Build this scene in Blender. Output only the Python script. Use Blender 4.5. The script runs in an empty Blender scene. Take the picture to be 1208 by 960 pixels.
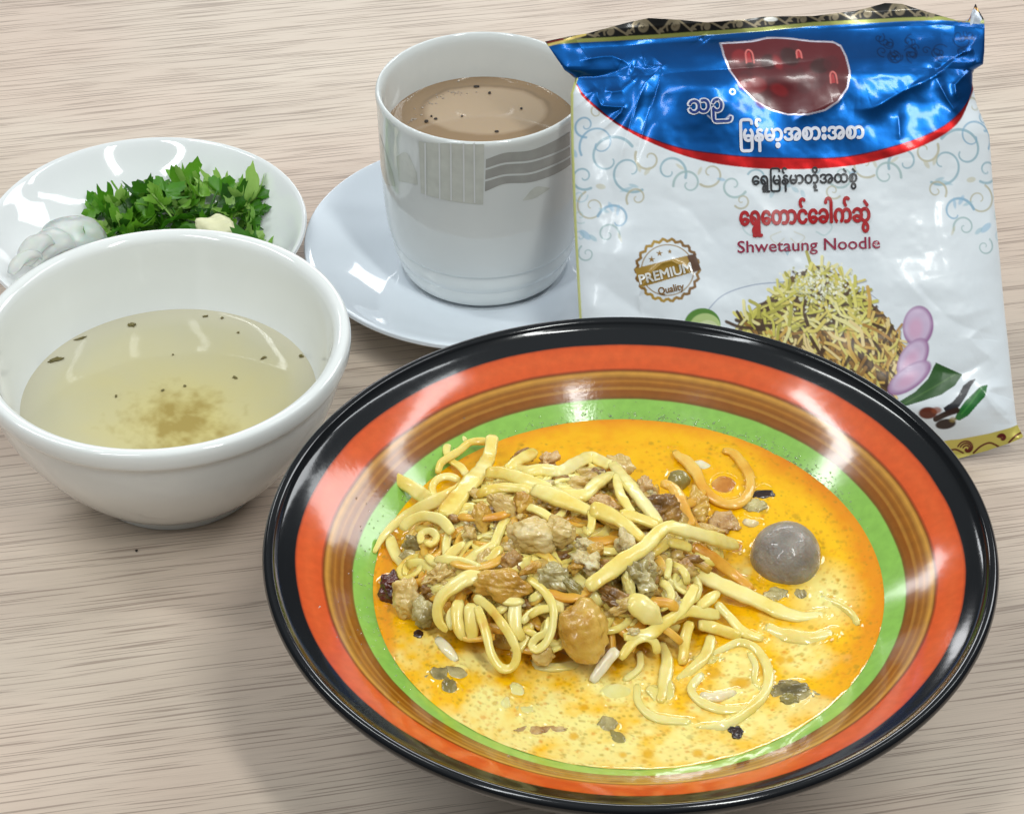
import bpy, bmesh, math, random
import numpy as np
from mathutils import Vector, Matrix, noise as mn
R = math.radians
sc = bpy.context.scene
col = sc.collection

# ------------------------------------------------------------------ camera
F, PITCH, ROLL, HC = 2928.0, R(38.93), R(-0.52), 0.5926
CP, SP = math.cos(PITCH), math.sin(PITCH)
fw = np.array([0, CP, -SP]); up0 = np.array([0, SP, CP]); rt0 = np.array([1., 0, 0])
rt = rt0*math.cos(ROLL) + up0*math.sin(ROLL); up = up0*math.cos(ROLL) - rt0*math.sin(ROLL)
cam = bpy.data.cameras.new('camera'); cam.lens = F/1208*36; cam.sensor_width = 36
cam.clip_start = .01; cam.clip_end = 50
co = bpy.data.objects.new('camera', cam); col.objects.link(co); sc.camera = co
M3 = Matrix((rt, up, -fw)).transposed()
co.matrix_world = Matrix.Translation((0, 0, HC)) @ M3.to_4x4()

# ------------------------------------------------------------------ world and lamps
world = bpy.data.worlds.new('World'); sc.world = world; world.use_nodes = True
wn = world.node_tree
bg = wn.nodes['Background']
bg.inputs[0].default_value = (.88, .96, 1.0, 1); bg.inputs[1].default_value = .44

tcw = wn.nodes.new('ShaderNodeTexCoord'); spw = wn.nodes.new('ShaderNodeSeparateXYZ'); rpw = wn.nodes.new('ShaderNodeValToRGB')
wn.links.new(tcw.outputs['Generated'], spw.inputs[0]); wn.links.new(spw.outputs[2], rpw.inputs[0]); wn.links.new(rpw.outputs[0], bg.inputs[0])
ew = rpw.color_ramp.elements; ew.new(.45); ew.new(.75)       # a room: walls darker than the pale ceiling
for e_, p_, k_ in zip(ew, (0, .45, .75, 1), (.30, .50, 1.15, 1.5)): e_.position = p_; e_.color = (.88*k_, .96*k_, 1.0*k_, 1)

def area(name, loc, target, sx, sy, power, color=(1, 1, 1), rot=None):
    l = bpy.data.lights.new(name, 'AREA'); l.shape = 'RECTANGLE'; l.size = sx; l.size_y = sy
    l.energy = power; l.color = color
    o = bpy.data.objects.new(name, l); col.objects.link(o); o.location = loc
    d = Vector(target) - Vector(loc)
    o.rotation_euler = d.to_track_quat('-Z', 'Y').to_euler()
    return o
area('area_lamp', (.66, -.28, 1.9), (.04, .6, .05), .16, 1.0, 23, (.98, 1, .97))  # ceiling tube to the right of the camera
area('area_lamp', (-1.15, 1.05, 1.85), (.04, .62, .05), .16, 1.0, 14, (.96, .99, .98))  # ceiling tube at the back left
area('area_lamp', (-.85, -.35, 1.9), (.04, .6, .05), .16, 1.2, 14, (.94, .98, 1.0))  # further overhead tube, added to soften the shadows
area('area_lamp', (1.35, 1.15, 1.9), (.04, .6, .05), .16, 1.2, 9, (.94, .98, 1.0))  # another overhead tube added so the shadows blend
area('area_lamp', (1.20, 1.65, 1.12), (-.06, .6, .06), .50, .60, 9, (.95, .98, 1.0))  # unseen low panel, set by the glare on the bowl's left wall
area('area_lamp', (-.90, 2.19, .92), (.13, .57, .06), .12, .42, 2.2, (.95, .98, 1.0))  # unseen low panel for the streak on the bowl's right wall
area('area_lamp', (.0, 3.6, 1.25), (.0, .9, .0), 1.7, .4, 24, (.97, .98, 1.0))  # low back panel out of view, added for the table's sheen

sc.view_settings.view_transform = 'Standard'; sc.view_settings.look = 'None'
sc.view_settings.exposure = -0.36; sc.view_settings.gamma = 1

# ------------------------------------------------------------------ helpers
def W(px, py, z=0.0):
    """photo pixel -> point of the horizontal plane z"""
    d = fw + rt*(px-604)/F - up*(py-480)/F
    t = (z-HC)/d[2]
    return np.array([d[0]*t, d[1]*t, z])

def tag(o, label=None, cat=None, group=None, kind=None):
    for k, v in (('label', label), ('category', cat), ('group', group), ('kind', kind)):
        if v: o[k] = v
    return o

def empty(name, loc=(0, 0, 0)):
    o = bpy.data.objects.new(name, None); o.location = loc; o.empty_display_size = .01
    col.objects.link(o); return o

def meshobj(name, v, f, mat, parent=None, smooth=True):
    me = bpy.data.meshes.new(name)
    v = np.asarray(v, float)
    if isinstance(f, np.ndarray):
        n = len(f); k = f.shape[1]
        me.vertices.add(len(v)); me.vertices.foreach_set('co', v.astype(np.float32).ravel())
        me.loops.add(n*k); me.loops.foreach_set('vertex_index', f.astype(np.int32).ravel())
        me.polygons.add(n); me.polygons.foreach_set('loop_start', np.arange(0, n*k, k, dtype=np.int32))
        try: me.polygons.foreach_set('loop_total', np.full(n, k, dtype=np.int32))
        except Exception: pass
        me.update(calc_edges=True)
    else:
        me.from_pydata([tuple(p) for p in v], [], f); me.update()
    me.polygons.foreach_set('use_smooth', np.full(len(me.polygons), smooth, dtype=bool))
    if mat: me.materials.append(mat)
    o = bpy.data.objects.new(name, me); col.objects.link(o)
    if parent: o.parent = parent
    return o

def colattr(o, name, rgb):
    a = o.data.color_attributes.new(name, 'FLOAT_COLOR', 'POINT')
    c = np.ones((len(o.data.vertices), 4), np.float32); c[:, :3] = rgb
    a.data.foreach_set('color', c.ravel())

def lin(c):
    c = np.asarray(c, float)/255.
    return np.where(c <= .04045, c/12.92, ((c+.055)/1.055)**2.4)

class MT:
    def __init__(s, name):
        s.m = bpy.data.materials.new(name); s.m.use_nodes = True
        s.t = s.m.node_tree; s.b = s.t.nodes['Principled BSDF']
    def n(s, typ, **kw):
        nd = s.t.nodes.new(typ)
        for k, v in kw.items():
            if k in nd.inputs.keys() and not hasattr(nd, k): nd.inputs[k].default_value = v
            else: setattr(nd, k, v)
        return nd
    def l(s, a, b): s.t.links.new(a, b)
    def set(s, **kw):
        for k, v in kw.items(): s.b.inputs[k.replace('_', ' ')].default_value = v
        return s
    def ramp(s, src, stops, interp='LINEAR'):
        r = s.n('ShaderNodeValToRGB'); r.color_ramp.interpolation = interp
        e = r.color_ramp.elements
        while len(e) < len(stops): e.new(.5)
        for i, (p, c) in enumerate(stops):
            e[i].position = p
            e[i].color = (*c, 1) if hasattr(c, '__len__') else (c, c, c, 1)
        s.l(src, r.inputs[0]); return r
    def noise(s, scale, detail=4, vec=None, rough=.5, dist=0):
        nd = s.n('ShaderNodeTexNoise'); nd.inputs['Scale'].default_value = scale
        nd.inputs['Detail'].default_value = detail; nd.inputs['Roughness'].default_value = rough
        nd.inputs['Distortion'].default_value = dist
        if vec: s.l(vec, nd.inputs['Vector'])
        return nd
    def obj(s):
        return s.n('ShaderNodeTexCoord').outputs['Object']
    def geo(s):
        return s.n('ShaderNodeNewGeometry').outputs['Position']
    def bump(s, h, strength=.3, dist=.001, normal=None):
        b = s.n('ShaderNodeBump'); b.inputs['Strength'].default_value = strength
        b.inputs['Distance'].default_value = dist; s.l(h, b.inputs['Height'])
        if normal: s.l(normal, b.inputs['Normal'])
        s.l(b.outputs[0], s.b.inputs['Normal']); return b
    def mix(s, a, b, fac, mode='MIX'):
        x = s.n('ShaderNodeMix', data_type='RGBA', blend_type=mode)
        for v, i in ((fac, 0), (a, 6), (b, 7)):
            if hasattr(v, 'links'): s.l(v, x.inputs[i])
            elif i == 0: x.inputs[0].default_value = v
            else: x.inputs[i].default_value = (*v, 1)
        return x.outputs[2]
    def math(s, op, a, b=None, c=None):
        x = s.n('ShaderNodeMath', operation=op)
        for i, v in enumerate((a, b, c)):
            if v is None: continue
            if hasattr(v, 'links'): s.l(v, x.inputs[i])
            else: x.inputs[i].default_value = v
        return x.outputs[0]

# ------------------------------------------------------------------ materials
def m_ceramic(name, c=(.80, .82, .82), rough=.07):
    k = MT(name); k.set(Base_Color=(*c, 1), Roughness=rough, IOR=1.5)
    nz = k.noise(14, 4, k.geo())
    r = k.ramp(nz.outputs[0], [(.35, tuple(x*.95 for x in c)), (.65, c)])
    k.l(r.outputs[0], k.b.inputs['Base Color'])
    n2 = k.noise(60, 2, k.geo()); k.bump(n2.outputs[0], .02, .002)
    k.b.inputs['Coat Weight'].default_value = .3; k.b.inputs['Coat Roughness'].default_value = .03
    return k.m
CER = m_ceramic('white_glaze')
CERW = m_ceramic('warm_white_glaze', (.80, .82, .80))
CERB = m_ceramic('cool_white_glaze', (.70, .76, .82))

def m_bowl():
    k = MT('banded_glaze'); k.set(Roughness=.12, IOR=1.5)
    o = k.obj(); sep = k.n('ShaderNodeSeparateXYZ'); k.l(o, sep.inputs[0])
    r2 = k.math('SQRT', k.math('ADD', k.math('MULTIPLY', sep.outputs[0], sep.outputs[0]), k.math('MULTIPLY', sep.outputs[1], sep.outputs[1])))
    nz = k.noise(22, 3, o); w = k.math('MULTIPLY', k.math('SUBTRACT', nz.outputs[0], .5), .0016)
    rr = k.math('ADD', r2, w)
    fac = k.math('DIVIDE', rr, .12)
    S = lambda r: r/.12
    L = lambda c: tuple(lin(c))
    br, oc, dk = (142, 86, 24), (186, 132, 52), (116, 68, 20)
    st = [(0, (142, 194, 86)), (S(.0872), (142, 194, 86)), (S(.0877), dk), (S(.0885), br), (S(.0900), (140, 80, 16)), (S(.0907), oc), (S(.0912), br),
          (S(.0922), (150, 90, 20)), (S(.0928), (176, 116, 38)), (S(.0936), br), (S(.0947), oc), (S(.0952), (206, 148, 60)), (S(.0956), oc), (S(.0961), (130, 70, 14)),
          (S(.0964), (120, 50, 14)), (S(.0968), (216, 88, 36)), (S(.1012), (218, 94, 42)), (S(.1044), (212, 84, 34)), (S(.1049), (8, 10, 14)), (1, (8, 10, 14))]
    ra = k.ramp(fac, [(p, L(c)) for p, c in st])
    n2 = k.noise(300, 5, o); ra2 = k.ramp(n2.outputs[0], [(.3, .86), (.7, 1.0)])
    c1 = k.mix(ra.outputs[0], ra2.outputs[0], 1.0, 'MULTIPLY')
    # outer side is black
    below = k.n('ShaderNodeNewGeometry'); sn = k.n('ShaderNodeSeparateXYZ'); k.l(below.outputs['Normal'], sn.inputs[0])
    dn = k.math('GREATER_THAN', sn.outputs[2], .02)
    c2 = k.mix(tuple(lin((8, 10, 14))), c1, dn)
    k.l(c2, k.b.inputs['Base Color'])
    n3 = k.noise(70, 3, o); n4 = k.noise(900, 2, o)
    film = k.ramp(k.noise(26, 3, o).outputs[0], [(.5, 0.), (.62, 1.)])
    sq = k.math('ADD', k.math('MULTIPLY', n3.outputs[0], .9), k.math('MULTIPLY', k.math('MULTIPLY', n4.outputs[0], film.outputs[0]), .22))
    k.bump(sq, .07, .0014)
    k.b.inputs['Coat Weight'].default_value = .15; k.b.inputs['Coat Roughness'].default_value = .05
    return k.m

def m_wood():
    k = MT('pale_oak_laminate'); k.set(Roughness=.42)
    p = k.geo(); mp = k.n('ShaderNodeMapping'); k.l(p, mp.inputs[0]); mp.inputs['Rotation'].default_value = (0, 0, R(-9.5))
    wob = k.noise(7, 2, mp.outputs[0]); 
    def scaled(sx, sy, seed=0):
        m = k.n('ShaderNodeMapping'); k.l(mp.outputs[0], m.inputs[0]); m.inputs['Scale'].default_value = (sx, sy, 1); m.inputs['Location'].default_value = (seed, seed*1.7, 0)
        a = k.n('ShaderNodeVectorMath', operation='ADD'); k.l(m.outputs[0], a.inputs[0])
        c = k.n('ShaderNodeCombineXYZ'); k.l(k.math('MULTIPLY', wob.outputs[0], sy*.004), c.inputs[1]); k.l(c.outputs[0], a.inputs[1])
        return a.outputs[0]
    tone = k.noise(1, 3, scaled(5, 22), .5)
    base = k.ramp(tone.outputs[0], [(.30, tuple(lin((192, 176, 160)))), (.5, tuple(lin((203, 187, 170)))), (.72, tuple(lin((210, 195, 178))))])
    pink = k.noise(1, 2, scaled(7, 9, 3)); pk = k.ramp(pink.outputs[0], [(.42, (1, 1, 1)), (.6, (1.0, .955, .95))])
    b1 = k.mix(base.outputs[0], pk.outputs[0], 1, 'MULTIPLY')
    f1 = k.noise(1, 3, scaled(26, 1500, 5), .6); r1 = k.ramp(f1.outputs[0], [(.33, .93), (.5, 1.0), (.7, 1.03)])
    b2 = k.mix(b1, r1.outputs[0], 1, 'MULTIPLY')
    f2 = k.noise(1, 1, scaled(20, 1300, 9), .35); r2 = k.ramp(f2.outputs[0], [(.60, 0.), (.66, 1.0)])
    f3 = k.noise(1, 1, scaled(13, 950, 21), .35); r3 = k.ramp(f3.outputs[0], [(.62, 0.), (.68, 1.0)])
    ln = k.math('MAXIMUM', r2.outputs[0], r3.outputs[0])
    b3 = k.mix(b2, tuple(lin((120, 100, 88))), k.math('MULTIPLY', ln, .54))
    k.l(b3, k.b.inputs['Base Color'])
    hh = k.math('SUBTRACT', k.math('MULTIPLY', f1.outputs[0], .35), ln)
    k.bump(hh, .35, .00025)
    return k.m

def m_vcol(name, rough=.1, coat=.0, sss=0, bumps=None, ior=1.4):
    k = MT(name); a = k.n('ShaderNodeVertexColor'); a.layer_name = 'tint'
    k.l(a.outputs[0], k.b.inputs['Base Color']); k.set(Roughness=rough, IOR=ior)
    if bumps:
        sc_, st, di = bumps; nz = k.noise(sc_, 3, k.geo()); k.bump(nz.outputs[0], st, di)
    k.b.inputs['Coat Weight'].default_value = coat; k.b.inputs['Coat Roughness'].default_value = .03
    if sss:
        k.b.inputs['Subsurface Weight'].default_value = sss; k.b.inputs['Subsurface Scale'].default_value = .002
        k.b.inputs['Subsurface Radius'].default_value = (1, .6, .2)
    return k.m

def m_food(name, stops, scale=160, rough=.28, sss=.25, bump=.5, bscale=500, coat=.4, stretch=None, bdist=.0008):
    k = MT(name); o = k.obj()
    rnd = k.n('ShaderNodeObjectInfo').outputs['Random']
    v = k.n('ShaderNodeVectorMath', operation='ADD'); k.l(o, v.inputs[0])
    cc = k.n('ShaderNodeCombineXYZ'); k.l(rnd, cc.inputs[0]); k.l(cc.outputs[0], v.inputs[1])
    vec = v.outputs[0]
    if stretch:
        mp = k.n('ShaderNodeMapping'); mp.inputs['Scale'].default_value = stretch; k.l(vec, mp.inputs[0]); vec = mp.outputs[0]
    nz = k.noise(scale, 5, vec, .6)
    f = k.math('ADD', nz.outputs[0], k.math('MULTIPLY', k.math('SUBTRACT', rnd, .5), .12))
    r = k.ramp(f, [(p, tuple(lin(c))) for p, c in stops])
    k.l(r.outputs[0], k.b.inputs['Base Color'])
    n2 = k.noise(bscale, 4, vec, .6); k.bump(n2.outputs[0], bump, bdist)
    k.set(Roughness=rough, IOR=1.42)
    k.b.inputs['Coat Weight'].default_value = coat; k.b.inputs['Coat Roughness'].default_value = .08
    if sss:
        k.b.inputs['Subsurface Weight'].default_value = sss; k.b.inputs['Subsurface Scale'].default_value = .003
        k.b.inputs['Subsurface Radius'].default_value = (1, .6, .2)
    return k.m

NOOD = m_food('egg_noodle', [(.24, (212, 152, 44)), (.38, (232, 204, 96)), (.52, (240, 222, 134)), (.75, (243, 231, 166))], 55, .26, .25, .18, 350, .35, bdist=.0005)
NORA = m_food('oily_noodle', [(.28, (210, 140, 34)), (.5, (230, 176, 66)), (.7, (238, 200, 104))], 70, .28, .35, .18, 350, .4, bdist=.0005)
NPAL = m_food('soaked_noodle', [(.3, (226, 196, 92)), (.5, (234, 214, 130)), (.7, (238, 224, 160))], 60, .2, .4, .15, 300, .6, bdist=.0005)
NWHI = m_food('white_noodle', [(.3, (226, 204, 150)), (.6, (240, 228, 196))], 60, .25, .4, .15, 300, .5)
CHIK = m_food('cooked_chicken', [(.22, (136, 96, 36)), (.38, (194, 160, 84)), (.55, (218, 190, 120)), (.75, (232, 212, 158))], 110, .2, .25, .6, 300, .45, (1, 2.2, 1))
CHIB = m_food('browned_chicken', [(.22, (130, 82, 20)), (.4, (192, 144, 54)), (.58, (214, 174, 82)), (.8, (226, 196, 120))], 100, .2, .25, .5, 400, .5)
MEAD = m_food('dark_meat', [(.3, (88, 56, 22)), (.5, (148, 108, 52)), (.7, (192, 152, 88))], 160, .25, .3, .7, 450, .5)
GREY = m_food('grey_mushroom', [(.3, (96, 84, 44)), (.48, (158, 142, 90)), (.7, (208, 194, 136))], 120, .15, .2, .5, 350, .8)
OLIV = m_food('olive_mushroom', [(.3, (112, 98, 44)), (.5, (140, 126, 66)), (.7, (170, 156, 92))], 90, .15, .3, .3, 300, .8)
DARK = m_food('black_skin', [(.35, (22, 14, 10)), (.65, (58, 30, 18))], 260, .15, 0, .5, 500, .8)
MARO = m_food('maroon_date', [(.35, (44, 14, 8)), (.65, (96, 36, 16))], 200, .15, .1, .6, 400, .8)
CRUM = m_food('pale_crumb', [(.3, (196, 170, 110)), (.55, (226, 208, 156)), (.75, (242, 234, 206))], 300, .45, .3, 1., 900, .2)
AMBR = m_food('amber_slice', [(.3, (160, 92, 22)), (.55, (196, 128, 46)), (.75, (214, 160, 80))], 140, .12, .3, .4, 300, .8)
PINK = m_food('pink_meat', [(.3, (150, 104, 52)), (.5, (198, 158, 100)), (.7, (222, 192, 142))], 200, .3, .3, .8, 500, .4)

def m_ball():
    k = MT('grey_jelly'); k.set(Roughness=.30, IOR=1.4)
    o = k.geo(); nz = k.noise(120, 5, o, .6)
    r = k.ramp(nz.outputs[0], [(.3, tuple(lin((122, 114, 106)))), (.55, tuple(lin((150, 142, 130)))), (.8, tuple(lin((168, 160, 146))))])
    k.l(r.outputs[0], k.b.inputs['Base Color'])
    n2 = k.noise(210, 3, o); n3 = k.noise(700, 2, o)
    k.bump(k.math('ADD', n2.outputs[0], k.math('MULTIPLY', n3.outputs[0], .3)), .6, .0018)
    k.b.inputs['Subsurface Weight'].default_value = .4; k.b.inputs['Subsurface Scale'].default_value = .006
    k.b.inputs['Coat Weight'].default_value = .35
    return k.m

def m_leaf():
    k = MT('coriander_leaf'); k.set(Roughness=.38)
    rnd = k.n('ShaderNodeObjectInfo').outputs['Random']
    nz = k.noise(130, 4, k.geo())
    f = k.math('ADD', k.math('MULTIPLY', rnd, .85), k.math('MULTIPLY', nz.outputs[0], .35))
    r = k.ramp(f, [(.1, tuple(lin((24, 66, 14)))), (.4, tuple(lin((74, 138, 28)))), (.7, tuple(lin((112, 170, 44)))), (1, tuple(lin((160, 200, 100))))])
    k.l(r.outputs[0], k.b.inputs['Base Color']); k.bump(k.noise(420, 3, k.geo()).outputs[0], .5, .0006)
    tr = k.n('ShaderNodeBsdfTranslucent'); k.l(r.outputs[0], tr.inputs[0])
    mx = k.n('ShaderNodeMixShader'); mx.inputs[0].default_value = .3
    out = k.t.nodes['Material Output']; k.l(k.b.outputs[0], mx.inputs[1]); k.l(tr.outputs[0], mx.inputs[2]); k.l(mx.outputs[0], out.inputs[0])
    return k.m

def m_plain(name, c, rough=.4, metal=0, coat=0, trans=0):
    k = MT(name); L = tuple(lin(c)); k.set(Roughness=rough, Metallic=metal)
    nz = k.noise(180, 3, k.geo())
    r = k.ramp(nz.outputs[0], [(.3, tuple(x*.85 for x in L)), (.7, L)])
    k.l(r.outputs[0], k.b.inputs['Base Color'])
    k.b.inputs['Coat Weight'].default_value = coat
    if trans: k.b.inputs['Transmission Weight'].default_value = trans
    return k.m

# ------------------------------------------------------------------ table
def box(name, lo, hi, mat, parent=None):
    bm = bmesh.new(); bmesh.ops.create_cube(bm, size=1)
    for v in bm.verts: v.co = Vector([(lo[i]+hi[i])/2 + v.co[i]*(hi[i]-lo[i]) for i in range(3)])
    bmesh.ops.bevel(bm, geom=list(bm.edges), offset=.004, segments=3, affect='EDGES')
    me = bpy.data.meshes.new(name); bm.to_mesh(me); bm.free(); me.materials.append(mat)
    o = bpy.data.objects.new(name, me); col.objects.link(o); o.parent = parent; return o
tb = box('table_top', (-.75, .15, -.025), (.75, 1.75, 0), m_wood()); tag(tb, kind='structure')

# ------------------------------------------------------------------ lathe ware
def smooth_profile(pts, n=6):
    """Catmull-Rom through profile points; a repeated point keeps a corner"""
    P = [np.array(p, float) for p in pts]; out = []
    for i in range(len(P)-1):
        p1, p2 = P[i], P[i+1]
        if np.allclose(p1, p2): continue
        p0 = P[i-1] if i > 0 else p1; p3 = P[i+2] if i+2 < len(P) else p2
        for j in range(n):
            t = j/n
            out.append(.5*((2*p1)+(-p0+p2)*t+(2*p0-5*p1+4*p2-p3)*t*t+(-p0+3*p1-3*p2+p3)*t**3))
    out.append(P[-1]); return np.array(out)

def lathe(name, prof, mat, loc=(0, 0, 0), parent=None, seg=160, n=6, wob=0):
    pr = smooth_profile(prof, n); pr[:, 0] = np.maximum(pr[:, 0], 0.00001)
    a = np.linspace(0, 2*math.pi, seg, endpoint=False)
    k = len(pr)
    w = 1 + wob*np.cos(2*a+.4)
    X = pr[:, 0][:, None]*np.cos(a)*w; Y = pr[:, 0][:, None]*np.sin(a)*w; Z = np.repeat(pr[:, 1][:, None], seg, 1)
    v = np.stack([X, Y, Z], -1).reshape(-1, 3)
    i, j = np.meshgrid(np.arange(k-1), np.arange(seg), indexing='ij'); j2 = (j+1) % seg
    f = np.stack([i*seg+j, i*seg+j2, (i+1)*seg+j2, (i+1)*seg+j], -1).reshape(-1, 4)
    o = meshobj(name, v, f[:, ::-1].copy(), mat, parent); o.location = loc; return o

# large banded bowl (profile from the inside centre outwards, over the lip, down to the foot)
BX, BY = .0364, .5808
BO = empty('noodle_bowl', (BX, BY, 0)); tag(BO, 'large wide bowl with black rim and orange, brown and green rings, filled with curry noodles', 'bowl')
lathe('bowl_body', [(0, .010), (.02, .0104), (.04, .016), (.056, .029), (.066, .040), (.0735, .0468), (.0806, .0515), (.0881, .0565), (.0965, .062), (.1048, .0665),
                    (.1095, .0688), (.1110, .0700), (.1120, .0712), (.1135, .0716), (.1147, .0707), (.1150, .0692), (.1140, .0672),
                    (.1120, .0650), (.1040, .0600), (.09, .0520), (.075, .042), (.058, .024), (.046, .011), (.0445, .008)], m_bowl(), parent=BO, seg=256)
lathe('foot_ring', [(.0448, .0085), (.0450, .004), (.0445, .0), (.0445, .0), (.0415, .0), (.0415, .0), (.041, .004), (.0405, .009)], m_plain('black_glaze', (10, 12, 16), .15), parent=BO, seg=128)

# white soup bowl
SX, SY = -.1233, .6973
SO = empty('soup_bowl', (SX, SY, 0)); tag(SO, 'thick white round bowl holding clear pale broth', 'bowl')
lathe('bowl_body', [(0, .009), (.02, .0095), (.036, .014), (.0465, .023), (.053, .035), (.0572, .048), (.0597, .058), (.0608, .0615), (.0625, .0632), (.0645, .0636), (.0660, .0628),
                    (.0666, .0605), (.0664, .0575), (.0655, .0558), (.0642, .0545), (.0628, .048), (.0595, .038), (.0535, .027), (.045, .015), (.037, .0065), (.0335, .0045)], CERW, parent=SO, seg=224)
lathe('foot_ring', [(.034, .005), (.0330, .003), (.0322, .0002), (.0322, .0002), (.0296, .0002), (.0296, .0002), (.029, .005)], CERW, parent=SO, seg=128)

# herb plate
HX, HY = -.1457, .8173
hp = lathe('herb_plate', [(0, .006), (.02, .0061), (.032, .0072), (.044, .0118), (.054, .0190), (.0612, .0262), (.0630, .0276), (.0638, .0278), (.0641, .0270), (.0636, .0258),
                          (.056, .0180), (.046, .0092), (.036, .0052), (.0345, .003), (.034, .0), (.034, .0), (.0315, .0), (.031, .003), (0, .0035)], CER, (HX, HY, 0), seg=224)
tag(hp, 'small round white plate of chopped coriander and onion behind the soup bowl', 'plate')

# saucer and cup
CX, CY = -.0105, .8138
sa = lathe('saucer', [(0, .0105), (.02, .0105), (.031, .0105), (.034, .0112), (.040, .0118), (.050, .0140), (.060, .0178), (.0675, .0212), (.0700, .0222), (.0714, .0224), (.0719, .0216),
                      (.0713, .0200), (.064, .0160), (.054, .0110), (.044, .0070), (.0395, .0050), (.039, .0), (.039, .0), (.036, .0), (.0355, .006), (0, .0075)], CERB, (CX, CY, 0), seg=224)
tag(sa, 'bluish white saucer under the straight white cup', 'saucer')
ZC = .0120
CO = empty('tea_cup', (CX, CY, ZC)); tag(CO, 'tall straight white cup with grey printed pattern, filled with milky tea', 'cup')
cup_out = [(.0407, .0795), (.0404, .0745), (.0403, .066), (.0400, .050), (.0395, .036), (.0386, .024), (.0374, .0172), (.0374, .0172), (.0368, .0166), (.0364, .0115), (.0352, .0085), (.0350, .0082), (.0343, .0045), (.0330, .0012), (.0318, .0), (.0318, .0), (.029, .0), (.0285, .002), (0, .0025)]
cup_in = [(0, .005), (.02, .0052), (.0295, .008), (.0345, .016), (.0366, .030), (.0374, .05), (.0377, .07), (.0380, .0775), (.0388, .0803), (.0398, .0811)]
cupb = lathe('cup_body', cup_in+cup_out, m_ceramic('cup_glaze', (.74, .77, .76)), parent=CO, seg=224)

def tube(path, rad, seg=10, flat=1.0, upv=None, twist=0.0, cap=True, rads=None, sup=1.0):
    """sweep an elliptic section (width rad, height rad*flat) along path"""
    P = np.asarray(path, float); n = len(P)
    T = np.gradient(P, axis=0); T /= np.linalg.norm(T, axis=1)[:, None]+1e-12
    U = np.array([0, -.5, .86]) if upv is None else np.asarray(upv, float)
    fr = rads if rads is not None else np.ones(n)
    v = []; a = np.linspace(0, 2*math.pi, seg, endpoint=False)
    ca = np.sign(np.cos(a))*np.abs(np.cos(a))**sup; sa_ = np.sign(np.sin(a))*np.abs(np.sin(a))**sup
    nprev = None
    for i in range(n):
        nn = U if nprev is None else nprev
        nn = nn - T[i]*np.dot(nn, T[i])
        if np.linalg.norm(nn) < 1e-5: nn = np.array([1., 0, 0]) - T[i]*T[i][0]
        nn /= np.linalg.norm(nn); nprev = nn if upv is None and i else nn
        if upv is None: nprev = nn*.8 + U*.2
        b = np.cross(T[i], nn); tw = twist*i/max(1, n-1)
        n2 = nn*math.cos(tw)+b*math.sin(tw); b2 = b*math.cos(tw)-nn*math.sin(tw)
        v.append(P[i] + rad*fr[i]*(np.outer(ca, b2) + flat*np.outer(sa_, n2)))
    v = np.concatenate(v)
    i, j = np.meshgrid(np.arange(n-1), np.arange(seg), indexing='ij'); j2 = (j+1) % seg
    f = np.stack([i*seg+j, i*seg+j2, (i+1)*seg+j2, (i+1)*seg+j], -1).reshape(-1, 4).tolist()
    if cap: f.append(list(range(seg))[::-1]); f.append([(n-1)*seg+k for k in range(seg)])
    return v, f

def catmull(P, step):
    P = np.asarray(P, float)
    if len(P) == 2: P = np.array([P[0], (P[0]+P[1])/2, P[1]])
    Q = np.vstack([2*P[0]-P[1], P, 2*P[-1]-P[-2]]); out = []
    for i in range(1, len(Q)-2):
        p0, p1, p2, p3 = Q[i-1:i+3]; m = max(2, int(np.linalg.norm(p2-p1)/step))
        for j in range(m):
            t = j/m
            out.append(.5*((2*p1)+(-p0+p2)*t+(2*p0-5*p1+4*p2-p3)*t*t+(-p0+3*p1-3*p2+p3)*t**3))
    out.append(Q[-2]); return np.array(out)

# handle (points away to the right, behind the packet)
ang = R(28); hd = np.array([math.cos(ang), math.sin(ang), 0])
hpth = catmull([hd*.0395+[0, 0, .064], hd*.052+[0, 0, .066], hd*.0605+[0, 0, .054], hd*.060+[0, 0, .038], hd*.051+[0, 0, .026], hd*.0382+[0, 0, .023]], .0015)
v, f = tube(hpth, .0052, 12, .7); meshobj('handle', v, f, CER, CO)

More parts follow.
